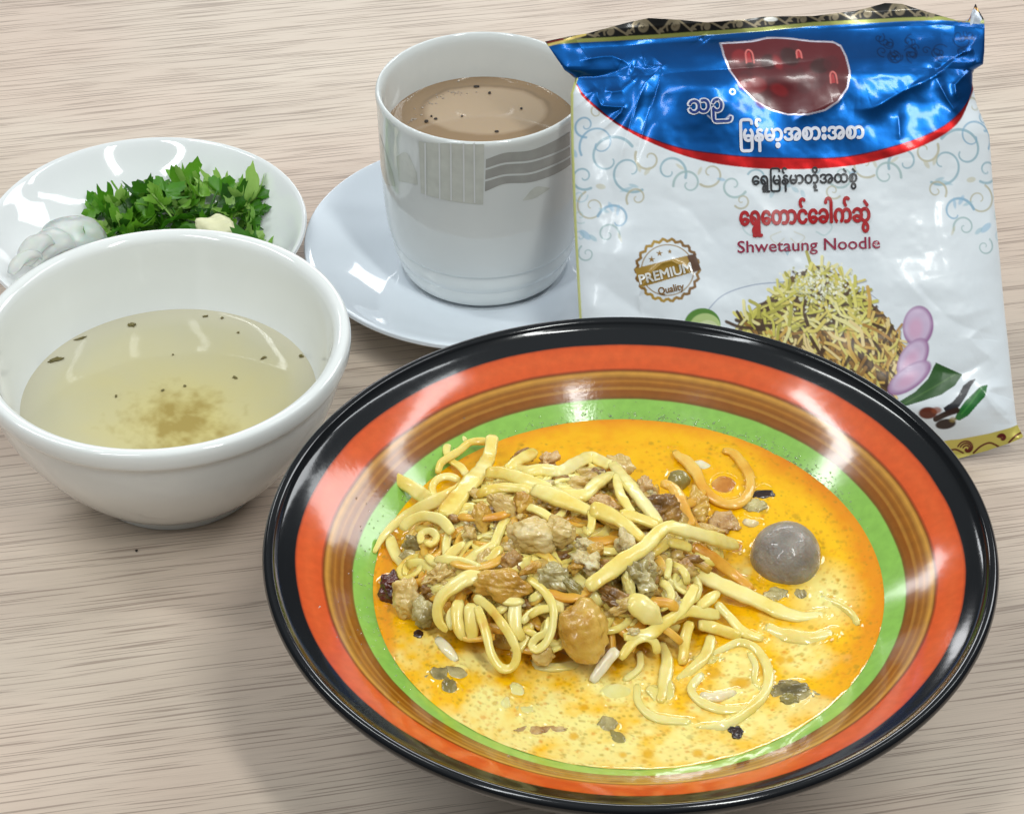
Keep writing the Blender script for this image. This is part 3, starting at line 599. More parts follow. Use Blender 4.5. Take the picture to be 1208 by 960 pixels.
# pieces: x, y, w, h, thick factor, rot deg, level mm, material, rough amp, name, cat, label
PI_ = [
 (593, 593, 40, 22, .5, -38, 8.5, CHIK, .14, 'chicken_piece', 'chicken', 'sliced oval chicken piece with a brown centre near the top of the heap'),
 (569, 606, 21, 40, .7, 8, 7.5, CHIB, .2, 'chicken_piece', 'chicken', 'upright tan chicken strip left of the sliced oval piece'),
 (617, 590, 20, 26, .8, 20, 8, CHIB, .3, 'chicken_piece', 'chicken', 'crumbly chicken bit between the oval slice and the broadest noodle'),
 (617, 536, 32, 17, .8, 22, 4.5, MEAD, .3, 'minced_meat', 'meat', 'brown mince lump at the very back of the heap'),
 (645, 542, 22, 20, .8, 0, 4.5, PINK, .5, 'minced_meat', 'meat', 'pale crumbly mince beside the leaf shaped noodle'),
 (627, 629, 52, 46, .7, 0, 9.5, CHIK, .16, 'chicken_piece', 'chicken', 'large pale chicken chunk in the centre of the heap'),
 (660, 624, 36, 36, .7, 0, 10, CHIK, .18, 'chicken_piece', 'chicken', 'rounded right hand lobe beside the large pale chicken chunk'),
 (594, 688, 60, 40, .7, -8, 8, CHIB, .16, 'chicken_piece', 'chicken', 'wide tan chicken piece above the hanging loops'),
 (688, 741, 58, 74, .8, 6, 6.5, CHIB, .10, 'chicken_piece', 'chicken', 'gold brown rounded chicken lump at the front of the heap'),
 (654, 678, 38, 32, .7, -20, 8.5, GREY, .2, 'mushroom_piece', 'mushroom', 'translucent grey mushroom piece in the heap centre'),
 (676, 690, 40, 14, .7, -42, 8.5, OLIV, .2, 'mushroom_piece', 'mushroom', 'curled mushroom strip right of the translucent grey piece'),
 (626, 668, 30, 10, .9, 28, 9.5, CHIB, .2, 'chicken_piece', 'chicken', 'narrow golden strip below the large chicken chunk'),
 (606, 660, 26, 26, .7, 30, 8, MEAD, .25, 'chicken_piece', 'chicken', 'dark brown meat bit below the large chicken chunk'),
 (571, 660, 18, 30, .7, -25, 7, CHIK, .3, 'chicken_piece', 'chicken', 'pale chicken fibres beside the fan of short noodles'),
 (694, 661, 34, 22, .9, -30, 10, CRUM, .5, 'peanut_crumb', 'crumb', 'pale branched crumbs in the dark hollow of the heap'),
 (680, 664, 18, 14, .9, 40, 10, CHIB, .4, 'peanut_crumb', 'crumb', 'golden crumb left of the pale branched crumbs'),
 (702, 646, 22, 17, .9, 20, 10.5, CHIB, .18, 'peanut_crumb', 'crumb', 'smooth orange nut lump above the pale crumbs'),
 (690, 639, 20, 14, .9, -15, 10.5, CRUM, .4, 'peanut_crumb', 'crumb', 'white crumb left of the smooth orange nut lump'),
 (738, 640, 20, 26, .8, 10, 10, CRUM, .5, 'egg_crumb', 'crumb', 'whitish egg crumb beside the folded noodle'),
 (763, 660, 22, 26, .8, 10, 8.5, CRUM, .4, 'egg_crumb', 'crumb', 'cream crumb under the long crossing noodle'),
 (754, 681, 36, 46, .8, 0, 8, GREY, .5, 'minced_meat', 'meat', 'greenish grey crumbly mince right of the heap centre'),
 (742, 690, 14, 36, .7, 14, 8.5, P_, .15, 'cabbage_strip', 'vegetable', 'pale upright strip in front of the greenish mince'),
 (721, 667, 26, 20, .8, 0, 9, MEAD, .4, 'minced_meat', 'meat', 'dark mince under the left end of the crossing noodle'),
 (781, 603, 46, 44, .7, 20, 5, MEAD, .25, 'minced_meat', 'meat', 'brown mince chunk left of the orange noodle'),
 (712, 592, 36, 18, .8, -22, 7.5, PINK, .3, 'minced_meat', 'meat', 'pinkish mince piece between the bent noodles'),
 (762, 575, 22, 28, .8, 0, 6, PINK, .4, 'chicken_piece', 'chicken', 'pale crumbly chicken behind the sliding noodle'),
 (733, 545, 34, 24, .7, -25, 6.5, CHIK, .2, 'chicken_piece', 'chicken', 'pale chicken piece at the back peak'),
 (684, 566, 24, 15, .8, 0, 6.5, CHIK, .2, 'chicken_piece', 'chicken', 'small yellow lump behind the humped noodle'),
 (703, 557, 22, 14, .8, 20, 6, MEAD, .25, 'minced_meat', 'meat', 'tan lump under the humped noodle'),
 (801, 564, 30, 26, .7, 12, 2.8, OLIV, .08, 'mushroom_piece', 'mushroom', 'smooth olive mushroom cap at the back right'),
 (819, 598, 30, 40, .7, 10, 2.6, CHIB, .35, 'chicken_piece', 'chicken', 'ragged brown chicken shred right of the orange noodle'),
 (835, 622, 34, 12, .8, -12, 2.5, CHIK, .3, 'chicken_piece', 'chicken', 'flat tan shred above the end of the crossing noodle'),
 (855, 617, 33, 31, .7, 0, 1.4, PINK, .35, 'minced_meat', 'meat', 'round crumbly pale mince ball left of the grey ball'),
 (853.5, 573, 32, 30, .4, 0, .4, AMBR, .06, 'onion_slice', 'onion', 'round amber slice inside the U shaped noodle'),
 (830, 549, 27, 12, .5, -32, .6, Wh, .15, 'onion_slice', 'onion', 'small white sliver at the mouth of the U shaped noodle'),
 (900, 583, 30, 15, .5, 8, .6, DARK, .15, 'mushroom_piece', 'mushroom', 'dark mushroom skin right of the U shaped noodle'),
 (893, 598, 24, 22, .6, -20, .7, GREY, .35, 'mushroom_piece', 'mushroom', 'spotted grey mushroom bit above the grey ball'),
 (917, 701, 28, 17, .7, 0, .6, GREY, .3, 'mushroom_piece', 'mushroom', 'small speckled grey bit under the grey ball'),
 (945, 702, 14, 22, .5, 0, .3, GREY, .2, 'mushroom_piece', 'mushroom', 'translucent tail below the grey ball'),
 (868, 648, 16, 18, .5, -30, .3, AMBR, .3, 'onion_slice', 'onion', 'tiny amber shred left of the grey ball'),
 (461, 692, 28, 42, .7, -12, 1.8, MARO, .2, 'date_piece', 'fruit', 'glossy dark maroon lump at the far left of the broth'),
 (480, 703, 34, 46, .6, 8, 2.6, CHIK, .2, 'chicken_piece', 'chicken', 'pale ribbed chicken chunk beside the maroon lump'),
 (499, 721, 26, 34, .6, 0, 2.4, GREY, .25, 'mushroom_piece', 'mushroom', 'grey brown mushroom piece below the pale ribbed chicken'),
 (522, 679, 40, 28, .7, 22, 4.2, CHIK, .45, 'chicken_piece', 'chicken', 'pale shredded chicken above the C shaped noodle'),
 (504, 695, 22, 14, .9, 0, 3.5, MEAD, .5, 'minced_meat', 'meat', 'tan crumbs left of the C shaped noodle'),
 (487, 637, 24, 20, .7, 10, 2.5, GREY, .3, 'mushroom_piece', 'mushroom', 'dark grey bit under the small arch noodle'),
 (482, 652, 22, 14, .6, 0, 1.6, GREY, .2, 'mushroom_piece', 'mushroom', 'pale glossy bit inside the left noodle curve'),
 (493.5, 747.5, 13, 11, .7, 0, .6, DARK, .15, 'clove', 'spice', 'round black clove in the left of the broth'),
 (518, 796, 24, 22, .4, 20, .3, GREY, .3, 'mushroom_piece', 'mushroom', 'pale grey mushroom scrap at the lower left of the broth'),
 (531, 812, 15, 36, .4, 10, .3, OLIV, .2, 'mushroom_piece', 'mushroom', 'upright olive mushroom strip at the lower left of the broth'),
 (541, 795, 34, 18, .4, -35, .2, GREY, .2, 'mushroom_piece', 'mushroom', 'slanted grey mushroom strip at the lower left of the broth'),
 (636, 862, 44, 12, .5, 5, .1, PINK, .35, 'minced_meat', 'meat', 'flat brownish scrap near the front edge of the broth'),
 (597, 832, 12, 22, .5, 0, .2, P_, .2, 'onion_slice', 'onion', 'small pale blob in place of a highlight at the lower left of the broth'),  # a highlight on the broth, built as a pale lump
 (612, 817, 16, 30, .4, 20, .1, P_, .2, 'onion_slice', 'onion', 'pale sunken sliver left of the front centre'),
 (622, 838, 26, 12, .4, -10, .1, P_, .2, 'onion_slice', 'onion', 'pale lump glistening below the sunken sliver'),
 (718, 857, 24, 24, .4, 0, .3, GREY, .25, 'mushroom_piece', 'mushroom', 'grey green mushroom head in the front centre broth'),
 (731, 872, 14, 30, .4, 35, .3, OLIV, .25, 'mushroom_piece', 'mushroom', 'thin stem beside the grey green mushroom head'),
 (938, 817, 46, 32, .4, -8, .3, GREY, .3, 'mushroom_piece', 'mushroom', 'translucent grey mushroom cluster at the front right'),
 (930, 826, 22, 18, .5, 20, .5, OLIV, .25, 'mushroom_piece', 'mushroom', 'olive lobe of the front right mushroom cluster'),
 (868, 863, 14, 16, .7, 0, .6, DARK, .3, 'clove', 'spice', 'small black speck lump at the front right edge of the broth'),
 (834, 777, 36, 20, .4, 0, .3, P_, .35, 'egg_crumb', 'crumb', 'pale curd at the top of the pale noodle ring'),
 (780, 822, 30, 34, .4, 0, .1, P_, .35, 'egg_crumb', 'crumb', 'pale curd left of the pale noodle ring'),
 (728, 822, 42, 36, .15, -25, -.2, P_, .08, 'onion_slice', 'onion', 'pale round onion slice lying under the front broth'),
 (748, 741.5, 15, 9, .8, 0, 5.5, CRUM, .3, 'egg_crumb', 'crumb', 'small white crumb on the noodle fold'),
 (797, 706, 18, 16, .8, 0, 5.5, CRUM, .5, 'egg_crumb', 'crumb', 'white crumb below the slim noodle right of centre'),
 (808, 672, 20, 30, .7, 0, 4.5, PINK, .35, 'chicken_piece', 'chicken', 'tan shred between the crumbs and the long noodle'),
 (730, 705, 46, 22, .7, -30, 6.5, MEAD, .25, 'minced_meat', 'meat', 'brown mince strip right of the gold chicken lump'),
 (733, 712, 26, 16, .6, 25, 7, CHIK, .3, 'chicken_piece', 'chicken', 'tan shred above the blade shaped noodle'),
 (640, 768, 26, 26, .6, 0, 1.6, CHIK, .2, 'chicken_piece', 'chicken', 'pale sunken chicken left of the gold chicken lump'),
]

# ------------------------------------------------------------------ curry broth
sc_can = Canvas(425, 480, 1065, 920, 1.5, (236, 176, 22))
def soup_canvas():
    rs = random.Random(4); c = sc_can
    Y, X = np.mgrid[0:c.h, 0:c.w]; X = X/c.k+c.x0; Y = Y/c.k+c.y0
    P0 = np.array([BX, BY, SZ])
    cx, cy = toPx(P0[None]); e = None
    # radius in world
    D = fw[None, None]+rt*((X-604)/F)[..., None]-up*((Y-480)/F)[..., None]
    T = (SZ-HC)/D[..., 2]; wx, wy = D[..., 0]*T-BX, D[..., 1]*T-BY; rad = np.hypot(wx, wy)/.0806
    n1 = vnoise(X/38, Y/26, 1); n2 = vnoise(X/9, Y/6, 2); n3 = vnoise(X/90, Y/60, 3, 3)
    cream, yel, ora, dor = lin((240, 230, 146)), lin((242, 188, 14)), lin((238, 166, 12)), lin((218, 118, 8))
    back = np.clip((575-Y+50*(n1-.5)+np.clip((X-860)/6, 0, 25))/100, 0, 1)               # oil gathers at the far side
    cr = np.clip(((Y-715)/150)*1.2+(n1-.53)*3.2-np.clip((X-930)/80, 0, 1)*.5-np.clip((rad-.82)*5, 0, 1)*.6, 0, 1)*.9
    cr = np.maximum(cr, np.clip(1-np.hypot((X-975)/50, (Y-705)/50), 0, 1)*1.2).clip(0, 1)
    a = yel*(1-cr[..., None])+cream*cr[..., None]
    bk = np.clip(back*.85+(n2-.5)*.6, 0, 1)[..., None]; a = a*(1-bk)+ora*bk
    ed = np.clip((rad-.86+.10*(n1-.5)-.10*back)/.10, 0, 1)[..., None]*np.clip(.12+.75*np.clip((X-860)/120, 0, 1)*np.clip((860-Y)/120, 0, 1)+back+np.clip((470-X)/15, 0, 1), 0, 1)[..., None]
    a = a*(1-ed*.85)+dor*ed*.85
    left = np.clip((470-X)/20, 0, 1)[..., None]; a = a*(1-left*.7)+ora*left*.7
    st = np.clip((n2-.5)*3, 0, 1)[..., None]*.2; a = a*(1-st)+(a*np.array([.92, .72, .4]))*st
    # oil under the noodles
    hp_ = np.clip(1.15-np.hypot((X-700)/190, (Y-700)/95), 0, .8)[..., None]; a = a*(1-hp_)+lin((206, 140, 14))*hp_
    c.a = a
    for _ in range(9000):                                        # fat droplets
        x, y = rs.uniform(440, 1050), rs.uniform(520, 910)
        r = rs.choice([.7, .8, 1, 1, 1.2, 1.5, 1.9, 2.3]) if rs.random() < .985 else rs.uniform(2.6, 4)
        if y < 600 and rs.random() < .5: continue
        col_ = rs.choice([(206, 140, 10), (186, 136, 14), (210, 150, 10), (150, 122, 26), (214, 126, 10), (160, 130, 24)])
        c.disc(x, y, r, r*.72, col_, rs.uniform(.25, .6), .8)
    for x, y, r in [(841, 794, 9), (895, 792, 9), (870, 806, 10), (877, 805, 9), (921, 778, 6), (932, 778, 5), (688, 834, 5), (677, 868, 6), (765, 889, 7), (690, 833, 4), (823, 888, 7), (838, 893, 5), (735, 890, 5), (712, 770, 4), (762, 838, 5), (980, 706, 5)]:
        c.disc(x, y, r, r*.75, (216, 158, 18), .6, 1.6); c.disc(x, y, r*.6, r*.42, (226, 172, 30), .6, 1.5)
soup_canvas()
def broth_cols(px, py, x, y, r): return sc_can.sample(px, py)
# wet rims where pieces meet the broth
near = []
for path, w, lv, m, lab in NO:
    P = catmull(np.c_[np.array(path), np.interp(np.linspace(0, 1, len(path)), np.linspace(0, 1, len(lv) if hasattr(lv, '__len__') else 2), lv if hasattr(lv, '__len__') else [lv, lv])], 6)
    for q in P:
        if q[2] < 2: near.append((q[0], q[1], (w if not hasattr(w, '__len__') else sum(w)/len(w))*.5))
for q in PI_:
    if q[6] < 3:
        near.append((q[0], q[1], (q[2]+q[3])*.24))
near.append((927.5, 655, 42))
near = np.array(near)
def broth_h(X, Y, px, py):
    h = np.zeros(len(px))
    for x, y, r in near:
        m = (np.abs(px-x) < r+14) & (np.abs(py-y) < r+14)
        d = np.hypot(px[m]-x, (py[m]-y)*1.35)-r
        h[m] = np.maximum(h[m], .0007*np.exp(-np.abs(d)/4.0))
    return h+.00032*(vnoise(px/16, py/11, 7, 2)-.5)
soupm = m_vcol('curry_broth', .09, .6, .15, (260, .10, .0012))
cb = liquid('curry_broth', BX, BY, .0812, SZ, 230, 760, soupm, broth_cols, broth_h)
tag(cb, 'yellow orange coconut curry broth with oil droplets in the banded bowl', 'broth')

# clear soup
def clear_cols(px, py, x, y, r):
    n = vnoise(px/40, py/30, 11); n2 = vnoise(px/10, py/8, 12)
    a = lin((182, 178, 152))*np.ones((len(px), 3)); b = lin((196, 184, 122)); s = lin((142, 118, 48)); o = lin((198, 192, 168))
    t = np.clip(1.15-np.hypot((px-215)/165, (py-500)/110)+.3*(n-.5), 0, 1)[:, None]; a = a*(1-t)+b*t
    e = np.clip((np.hypot(x, y)/r-.78)/.22, 0, 1)[:, None]; a = a*(1-e*.7)+o*e*.7
    t = np.clip(1.1-np.hypot((px-205)/75, (py-500)/42)+1.3*(n2-.5)+.7*(n-.5), 0, 1)[:, None]**1.2*.75; a = a*(1-t)+s*t
    return a
cl = liquid('clear_soup', SX, SY, .0541, .0350, 90, 240, m_vcol('clear_broth', .03, .3), clear_cols)
tag(cl, 'cloudy pale yellow clear soup in the thick white bowl', 'soup')
# milky tea
def tea_cols(px, py, x, y, r):
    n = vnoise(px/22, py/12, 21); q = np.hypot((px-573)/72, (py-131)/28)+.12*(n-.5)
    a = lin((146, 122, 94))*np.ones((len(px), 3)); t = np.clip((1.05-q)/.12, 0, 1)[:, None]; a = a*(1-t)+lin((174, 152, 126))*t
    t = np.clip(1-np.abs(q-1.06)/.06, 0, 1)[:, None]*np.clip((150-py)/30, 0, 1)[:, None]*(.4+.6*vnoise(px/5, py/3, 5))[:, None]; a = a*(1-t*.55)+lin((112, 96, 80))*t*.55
    return a
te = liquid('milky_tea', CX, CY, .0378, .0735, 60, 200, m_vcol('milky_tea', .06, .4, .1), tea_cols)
tag(te, 'milky brown tea filling the straight white cup', 'tea')
def tea_foam():
    rs = random.Random(6); V, Fc, off = [], [], 0; v0, f0 = ICO_SMALL
    for k in range(90):
        a = R(rs.uniform(95, 250)) if k < 60 else R(rs.uniform(0, 360)); r = .028+rs.gauss(0, .0012) if k < 60 else .0366+rs.gauss(0, .0004); s_ = rs.uniform(.0002, .00055)
        V.append(v0*[s_, s_, s_*.5]+[CX+r*math.cos(a), CY+r*math.sin(a), .0736]); Fc.append(f0+off); off += len(v0)
    k = MT('foam_bubble'); k.set(Roughness=.05, Base_Color=(.6, .5, .4, 1)); k.b.inputs['Transmission Weight'].default_value = .5
    tag(meshobj('tea_foam', np.concatenate(V), np.concatenate(Fc), k.m), 'tiny foam bubbles in a broken ring on the milky tea', 'foam', kind='stuff')
DSP = m_plain('dark_speck', (40, 30, 22), .4)

def ico(sub):
    bm = bmesh.new(); bmesh.ops.create_icosphere(bm, subdivisions=sub, radius=1)
    v = np.array([p.co[:] for p in bm.verts]); f = np.array([[q.index for q in t.verts] for t in bm.faces]); bm.free(); return v, f
ICO_SMALL = ico(2); tea_foam()
ICO = {s: ico(s) for s in (2, 3, 4, 5)}
def vn3(P, s, seed):
    return np.array([mn.noise(Vector(p*s)+Vector((seed*3.1, seed*1.7, seed))) for p in P])
def chunk_verts(w, h, th, rot, amp, seed, sub=4):
    """lump w x h metres as seen from the table side, thickness th"""
    v, f = ICO[sub]
    n = vn3(v, 1.3, seed)*amp*2.0+vn3(v*[1, 2.0, 1], 2.6, seed+9)*amp*.85+(vn3(v*[1, 2.5, 1], 6., seed+5)*amp*.3 if sub > 3 else 0)
    q = v*(1+n)[:, None]*1.06
    X = q*np.array([w/2, h/2, th/2])
    a = R(rot); x = X[:, 0]*math.cos(a)-X[:, 1]*math.sin(a); y = X[:, 0]*math.sin(a)+X[:, 1]*math.cos(a)
    e2 = np.array([0, .63, .777]); e3 = np.array([0, -.777, .63])
    return np.outer(x, [1, 0, 0])+np.outer(y, e2)+np.outer(X[:, 2], e3), f
PX = .000267
GRPN = 'noodles in the banded bowl'; GRPM = 'toppings in the curry noodle bowl'
def extra_noodles():
    """thin strands half buried in the heap"""
    marks = [(593, 593, 'the sliced oval chicken'), (569, 606, 'the upright tan strip'), (640, 628, 'the large pale chicken chunk'), (594, 688, 'the wide tan chicken'), (688, 741, 'the gold chicken lump'),
             (654, 678, 'the grey mushroom'), (694, 661, 'the branched crumbs'), (754, 681, 'the greenish mince'), (781, 603, 'the brown mince chunk'), (757, 715, 'the blade shaped noodle'), (810, 725, 'the kinked noodle'),
             (733, 545, 'the back peak'), (545, 700, 'the C shaped noodle'), (507, 634, 'the tight coil'), (480, 703, 'the pale ribbed chicken'), (855, 617, 'the round mince ball'), (640, 735, 'the hairpin loop'),
             (595, 760, 'the long closed loop'), (800, 640, 'the longest crossing noodle'), (540, 575, 'the upright square cut end'), (860, 700, 'the long noodle below the grey ball'), (700, 700, 'the dark mince strip')]
    seen = set()
    rs = random.Random(27)
    for k in range(60):
        if len(seen) >= 36: break
        x, y = rs.uniform(480, 850), rs.uniform(555, 760)
        if ((x-665)/190)**2+((y-655)/105)**2 > .85: x = 665+(x-665)*.7; y = 655+(y-655)*.7
        th = rs.uniform(-.7, 1.2) if x > 640 else rs.uniform(-1.2, .9); cu = rs.uniform(-.5, .5); L = rs.uniform(9, 15); path = []
        for j in range(rs.randint(4, 7)): path.append((x, y)); x += L*math.cos(th); y += L*.75*math.sin(th); th += cu
        l0 = rs.uniform(3.8, 7.2); m = len(path)
        mx, my = path[m//2]; o_ = rs.random() < .3
        near_ = sorted(marks, key=lambda q: (q[0]-mx)**2+((q[1]-my)*1.4)**2); turn = 'curled' if abs(cu) > .28 else 'nearly straight'
        lab = 'thin %s %s strand between %s and %s' % (turn, 'orange' if o_ else 'yellow', near_[0][2], near_[1][2])
        key = frozenset((turn, o_, near_[0][2], near_[1][2]))
        if key in seen or len(lab.split()) > 16: continue
        seen.add(key)
        NO.append((path, [rs.uniform(7, 9)]+[rs.uniform(8, 12)]*(m-2)+[rs.uniform(6, 9)], [l0-1.5]+[l0]*(m-2)+[l0-2], NORA if o_ else NOOD, lab))
def build_pieces():
    for i, (x, y, w, h, tf, rot, lv, mat, amp, name, cat, lab) in enumerate(PI_):
        low = lv < 1.5
        p = W(x, y, SZ+lv/1000) if low else onmound(x, y, lv/1000)
        w, h = w*.92, h*.92
        v, f = chunk_verts(w*PX, h*PX, min(w, h)*PX*tf, rot, amp, i+1, 5 if max(w, h) > 32 else (4 if max(w, h) > 13 else 3))
        if low:   # floating scraps lie flat
            v[:, 2] = np.clip(v[:, 2]*.35, -.002, .0016)
            v[:, 1] *= 1.35
        else: p[2] -= .001
        o = meshobj(name, v, f, mat); o.location = p; tag(o, lab, cat, GRPM)
def build_noodles():
    rs = random.Random(8)
    for path, w, lv, mat, lab in NO:
        n = len(path); lv = lv if hasattr(lv, '__len__') else [lv]*n; ws = w if hasattr(w, '__len__') else [w]*n
        lv = np.interp(np.linspace(0, 1, n), np.linspace(0, 1, len(lv)), lv); ws = np.interp(np.linspace(0, 1, n), np.linspace(0, 1, len(ws)), ws)
        flt = min(lv) < 0.05 or max(lv) < 1.9
        P = np.array([(W(x, y, SZ+(l+.45)/1000) if flt else onmound(x, y, l/1000)) for (x, y), l in zip(path, lv)])
        C = catmull(P, .0011); s = np.linspace(0, 1, len(C)); q = np.linspace(0, 1, n)
        wid = np.interp(s, q, ws)*PX/2*1.10
        L = np.linalg.norm(np.diff(C, axis=0), axis=1).sum(); d = s*L; e = np.minimum(d, L-d)
        capf = np.clip(e/(wid*.35+1e-6), .45, 1)**.5
        wv = 1+.05*np.sin(s*L*420+rs.random()*6)+.04*np.sin(s*L*1100+rs.random()*6)
        flat = .62 if w is ws or True else .8
        cen = C.mean(0)
        v, f = tube(C-cen, 1.0, 12, rs.uniform(.42, .6), None, rs.uniform(-.6, .6), True, wid*capf*wv, .62)
        o = meshobj('noodle', v, f, mat); o.location = cen; tag(o, lab, 'noodle', GRPN)
extra_noodles(); build_noodles(); build_pieces()

# tangled noodles and crumbs under the ones that can be told apart
def build_bed():
    rs = random.Random(11); V, Fc, off = [], [], 0
    for mat_, cnt_, dz, lab_ in ((NORA, 200, 0, 'oily tangled noodles filling the inside of the heap in the banded bowl'), (NOOD, 170, .0012, 'paler tangled thin noodles showing between the pieces of the heap')):
        V, Fc, off = [], [], 0
        for k in range(cnt_):
            a, r = rs.uniform(0, 6.283), math.sqrt(rs.random())*.80
            x, y = MC[0]+.056*r*math.cos(a), MC[1]+.050*r*math.sin(a); th = rs.uniform(0, 6.283); P = []
            cur = rs.uniform(-.8, .8) if rs.random() < .7 else rs.choice([-1.4, 1.4]); z0 = rs.uniform(-.0015, .0036)
            for j in range(rs.randint(6, 10)):
                e = math.hypot((x-MC[0])/.056, (y-MC[1])/.05)
                if e > .92: break
                z = float(mound(x, y))+(z0+dz+rs.uniform(-.0006, .0006))*(1-.6*e); P.append((x, y, z)); th += cur+rs.uniform(-.3, .3); x += .0045*math.cos(th); y += .0045*math.sin(th)
            if len(P) < 4: continue
            C = catmull(P, .0013); v, f = tube(C, rs.uniform(.0011, .0019), 8, .5, None, rs.uniform(-1, 1), True, None, .7); V.append(v); Fc += [[q+off for q in t] for t in f]; off += len(v)
        o = meshobj('tangled_noodles', np.concatenate(V), Fc, mat_); tag(o, lab_, 'noodles', kind='stuff')
    # heap core
    v, f = ICO[4]; n = vn3(v, 3.5, 3)*.16
    q = v*(1+n)[:, None]; q[:, 0] *= .046; q[:, 1] *= .038; q[:, 2] = np.where(q[:, 2] > 0, q[:, 2]*.0145, q[:, 2]*.01)
    o = meshobj('mince_bed', q, f, CHIB); o.location = (MC[0], MC[1], SZ-.001); tag(o, 'brown mince and gravy packed beneath the noodle heap', 'mince', kind='stuff')
    V, Fc, off = [], [], 0
    v0, f0 = ICO[2]
    for m, cnt, nm, lab in ((CHIK, 130, 'chicken_shreds', 'small tan chicken shreds tangled through the heap'), (MEAD, 50, 'brown_crumbs', 'brown mince crumbs scattered between the noodles of the heap'), (CRUM, 90, 'pale_crumbs', 'pale egg and nut crumbs scattered over the heap')):
        V, Fc, off = [], [], 0
        for k in range(cnt):
            a, r = rs.uniform(0, 6.283), math.sqrt(rs.random())*.78
            x, y = MC[0]+.004+.050*r*math.cos(a), MC[1]+.044*r*math.sin(a)
            s = rs.uniform(.0009, .0023)*(1 if m is MEAD else (1.25 if m is CHIK else .75))
            if m is CHIK and (x-MC[0])*1.0+(y-MC[1])*.4 < -.03: continue
            nn = vn3(v0, 2., k)*1.0; v = v0*(1+nn)[:, None]*s*np.array([rs.uniform(.7, 1.7), rs.uniform(.6, 1.3), .6])
            V.append(v+[x, y, float(mound(x, y))+rs.uniform(.001, .005)]); Fc.append(f0+off); off += len(v0)
        o = meshobj(nm, np.concatenate(V), np.concatenate(Fc), m); tag(o, lab, 'crumbs', kind='stuff')
build_bed()

# grey ball
v, f = ICO[4]; n = vn3(v, 1.2, 4)*.05+vn3(v, 4, 2)*.012
v = v*(1+n)[:, None]*np.array([.0113, .0118, .0105])
gb = meshobj('grey_ball', v, f, m_ball()); gb.location = W(927.5, 655, SZ+.0022); tag(gb, 'shiny round grey translucent ball half sunk at the right of the curry broth', 'food ball')
# bubbles where broth dries on the green ring
def bubbles():
    rs = random.Random(3); V, Fc, off = [], [], 0; v0, f0 = ICO[2]
    for k in range(420):
        a = R(rs.gauss(78, 24)) if k < 230 else (R(rs.gauss(38, 9)) if k < 320 else R(rs.gauss(175, 22)))
        r = .0812+abs(rs.gauss(0, .0016)) if k < 320 else .0812+abs(rs.gauss(0, .006)); z = SZ+(r-.0806)*.667+.0001
        s = rs.uniform(.00015, .00038); V.append(v0*[s, s, s*.6]+[BX+r*math.cos(a), BY+r*math.sin(a), z]); Fc.append(f0+off); off += len(v0)
    k = MT('clear_droplet'); k.set(Roughness=.04, Base_Color=(.9, .9, .8, 1), IOR=1.33); k.b.inputs['Transmission Weight'].default_value = .85
    o = meshobj('broth_bubbles', np.concatenate(V), np.concatenate(Fc), k.m); tag(o, 'tiny clear oil bubbles along the edge of the curry broth on the green ring', 'bubbles', kind='stuff')
bubbles()

# ------------------------------------------------------------------ bits in the soup, tea and on the table
HB = m_plain('brown_herb', (106, 96, 44), .35)
def speck(px, py, z, w, h, mat, label, name='herb_bit', cat='herb', group=None, rot=0, amp=.35, seed=1, th=.35):
    v, f = ICO[3]; n = vn3(v, 1.8, seed)*amp
    q = v*(1+n)[:, None]*np.array([w*PX/2, h*PX/2*1.5, min(w, h)*PX*th]); a = R(rot)
    X = np.c_[q[:, 0]*math.cos(a)-q[:, 1]*math.sin(a), q[:, 0]*math.sin(a)+q[:, 1]*math.cos(a), q[:, 2]]
    o = meshobj(name, X, f, mat); o.location = W(px, py, z+.0002); return tag(o, label, cat, group)
GS = 'herb bits floating in the clear soup'; ZS = .0351
for i, (x, y, w, h, rot, lab) in enumerate([
    (156, 383, 13, 7, -20, 'largest brown herb flake near the back of the clear soup'), (66, 424, 22, 7, 25, 'curled herb bit at the left edge of the clear soup'),
    (95, 399, 18, 4, 28, 'thin herb shred touching the left back wall of the clear soup'), (242, 373, 9, 3, 10, 'tiny herb bit at the back edge right of the largest flake'),
    (262, 375, 4, 4, 0, 'dot of herb at the back edge of the clear soup'), (281, 392, 4, 3, 0, 'dot of herb right of centre at the back of the clear soup'),
    (311, 422, 10, 4, 42, 'small herb splinter in the right half of the clear soup'), (355, 420, 8, 6, -40, 'forked herb bit at the right edge of the clear soup'),
    (277, 445, 7, 4, -30, 'pale brown herb fleck right of the soup centre'), (218, 455, 4, 4, 0, 'round dark dot in the middle of the clear soup'),
    (192, 460, 6, 3, 45, 'slanted tiny fleck left of the round dark dot'), (204, 418, 2.6, 2.6, 0, 'pinpoint green fleck in the back half of the clear soup'),
    (137, 467, 3, 5, 0, 'faint upright fleck in the left half of the clear soup')]):
    speck(x, y, ZS, w*.85, h*.7, HB, lab, amp=.9, rot=rot, seed=i, group=GS)
for i, (x, y, w, h, lab) in enumerate([(562, 102, 9, 3.5, 'largest black tea leaf speck at the back of the tea'), (577.5, 109.5, 4, 4, 'round black speck right of the largest tea speck'),
    (503, 143, 6, 4, 'dark speck at the lower left of the tea'), (514, 140, 5, 3, 'dark speck right beside the lower left tea speck'), (509, 137, 3, 3, 'tiny speck above the lower left tea specks'),
    (545, 137, 3, 3, 'faint dot in the middle of the tea'), (615, 128, 4, 3, 'faint brown speck in the right half of the tea'), (586, 155, 6, 3, 'black speck at the front edge of the tea')]):
    speck(x, y, .0737, w, h, DSP, lab, 'tea_speck', 'tea leaf', 'dark specks floating in the tea', seed=i+30)
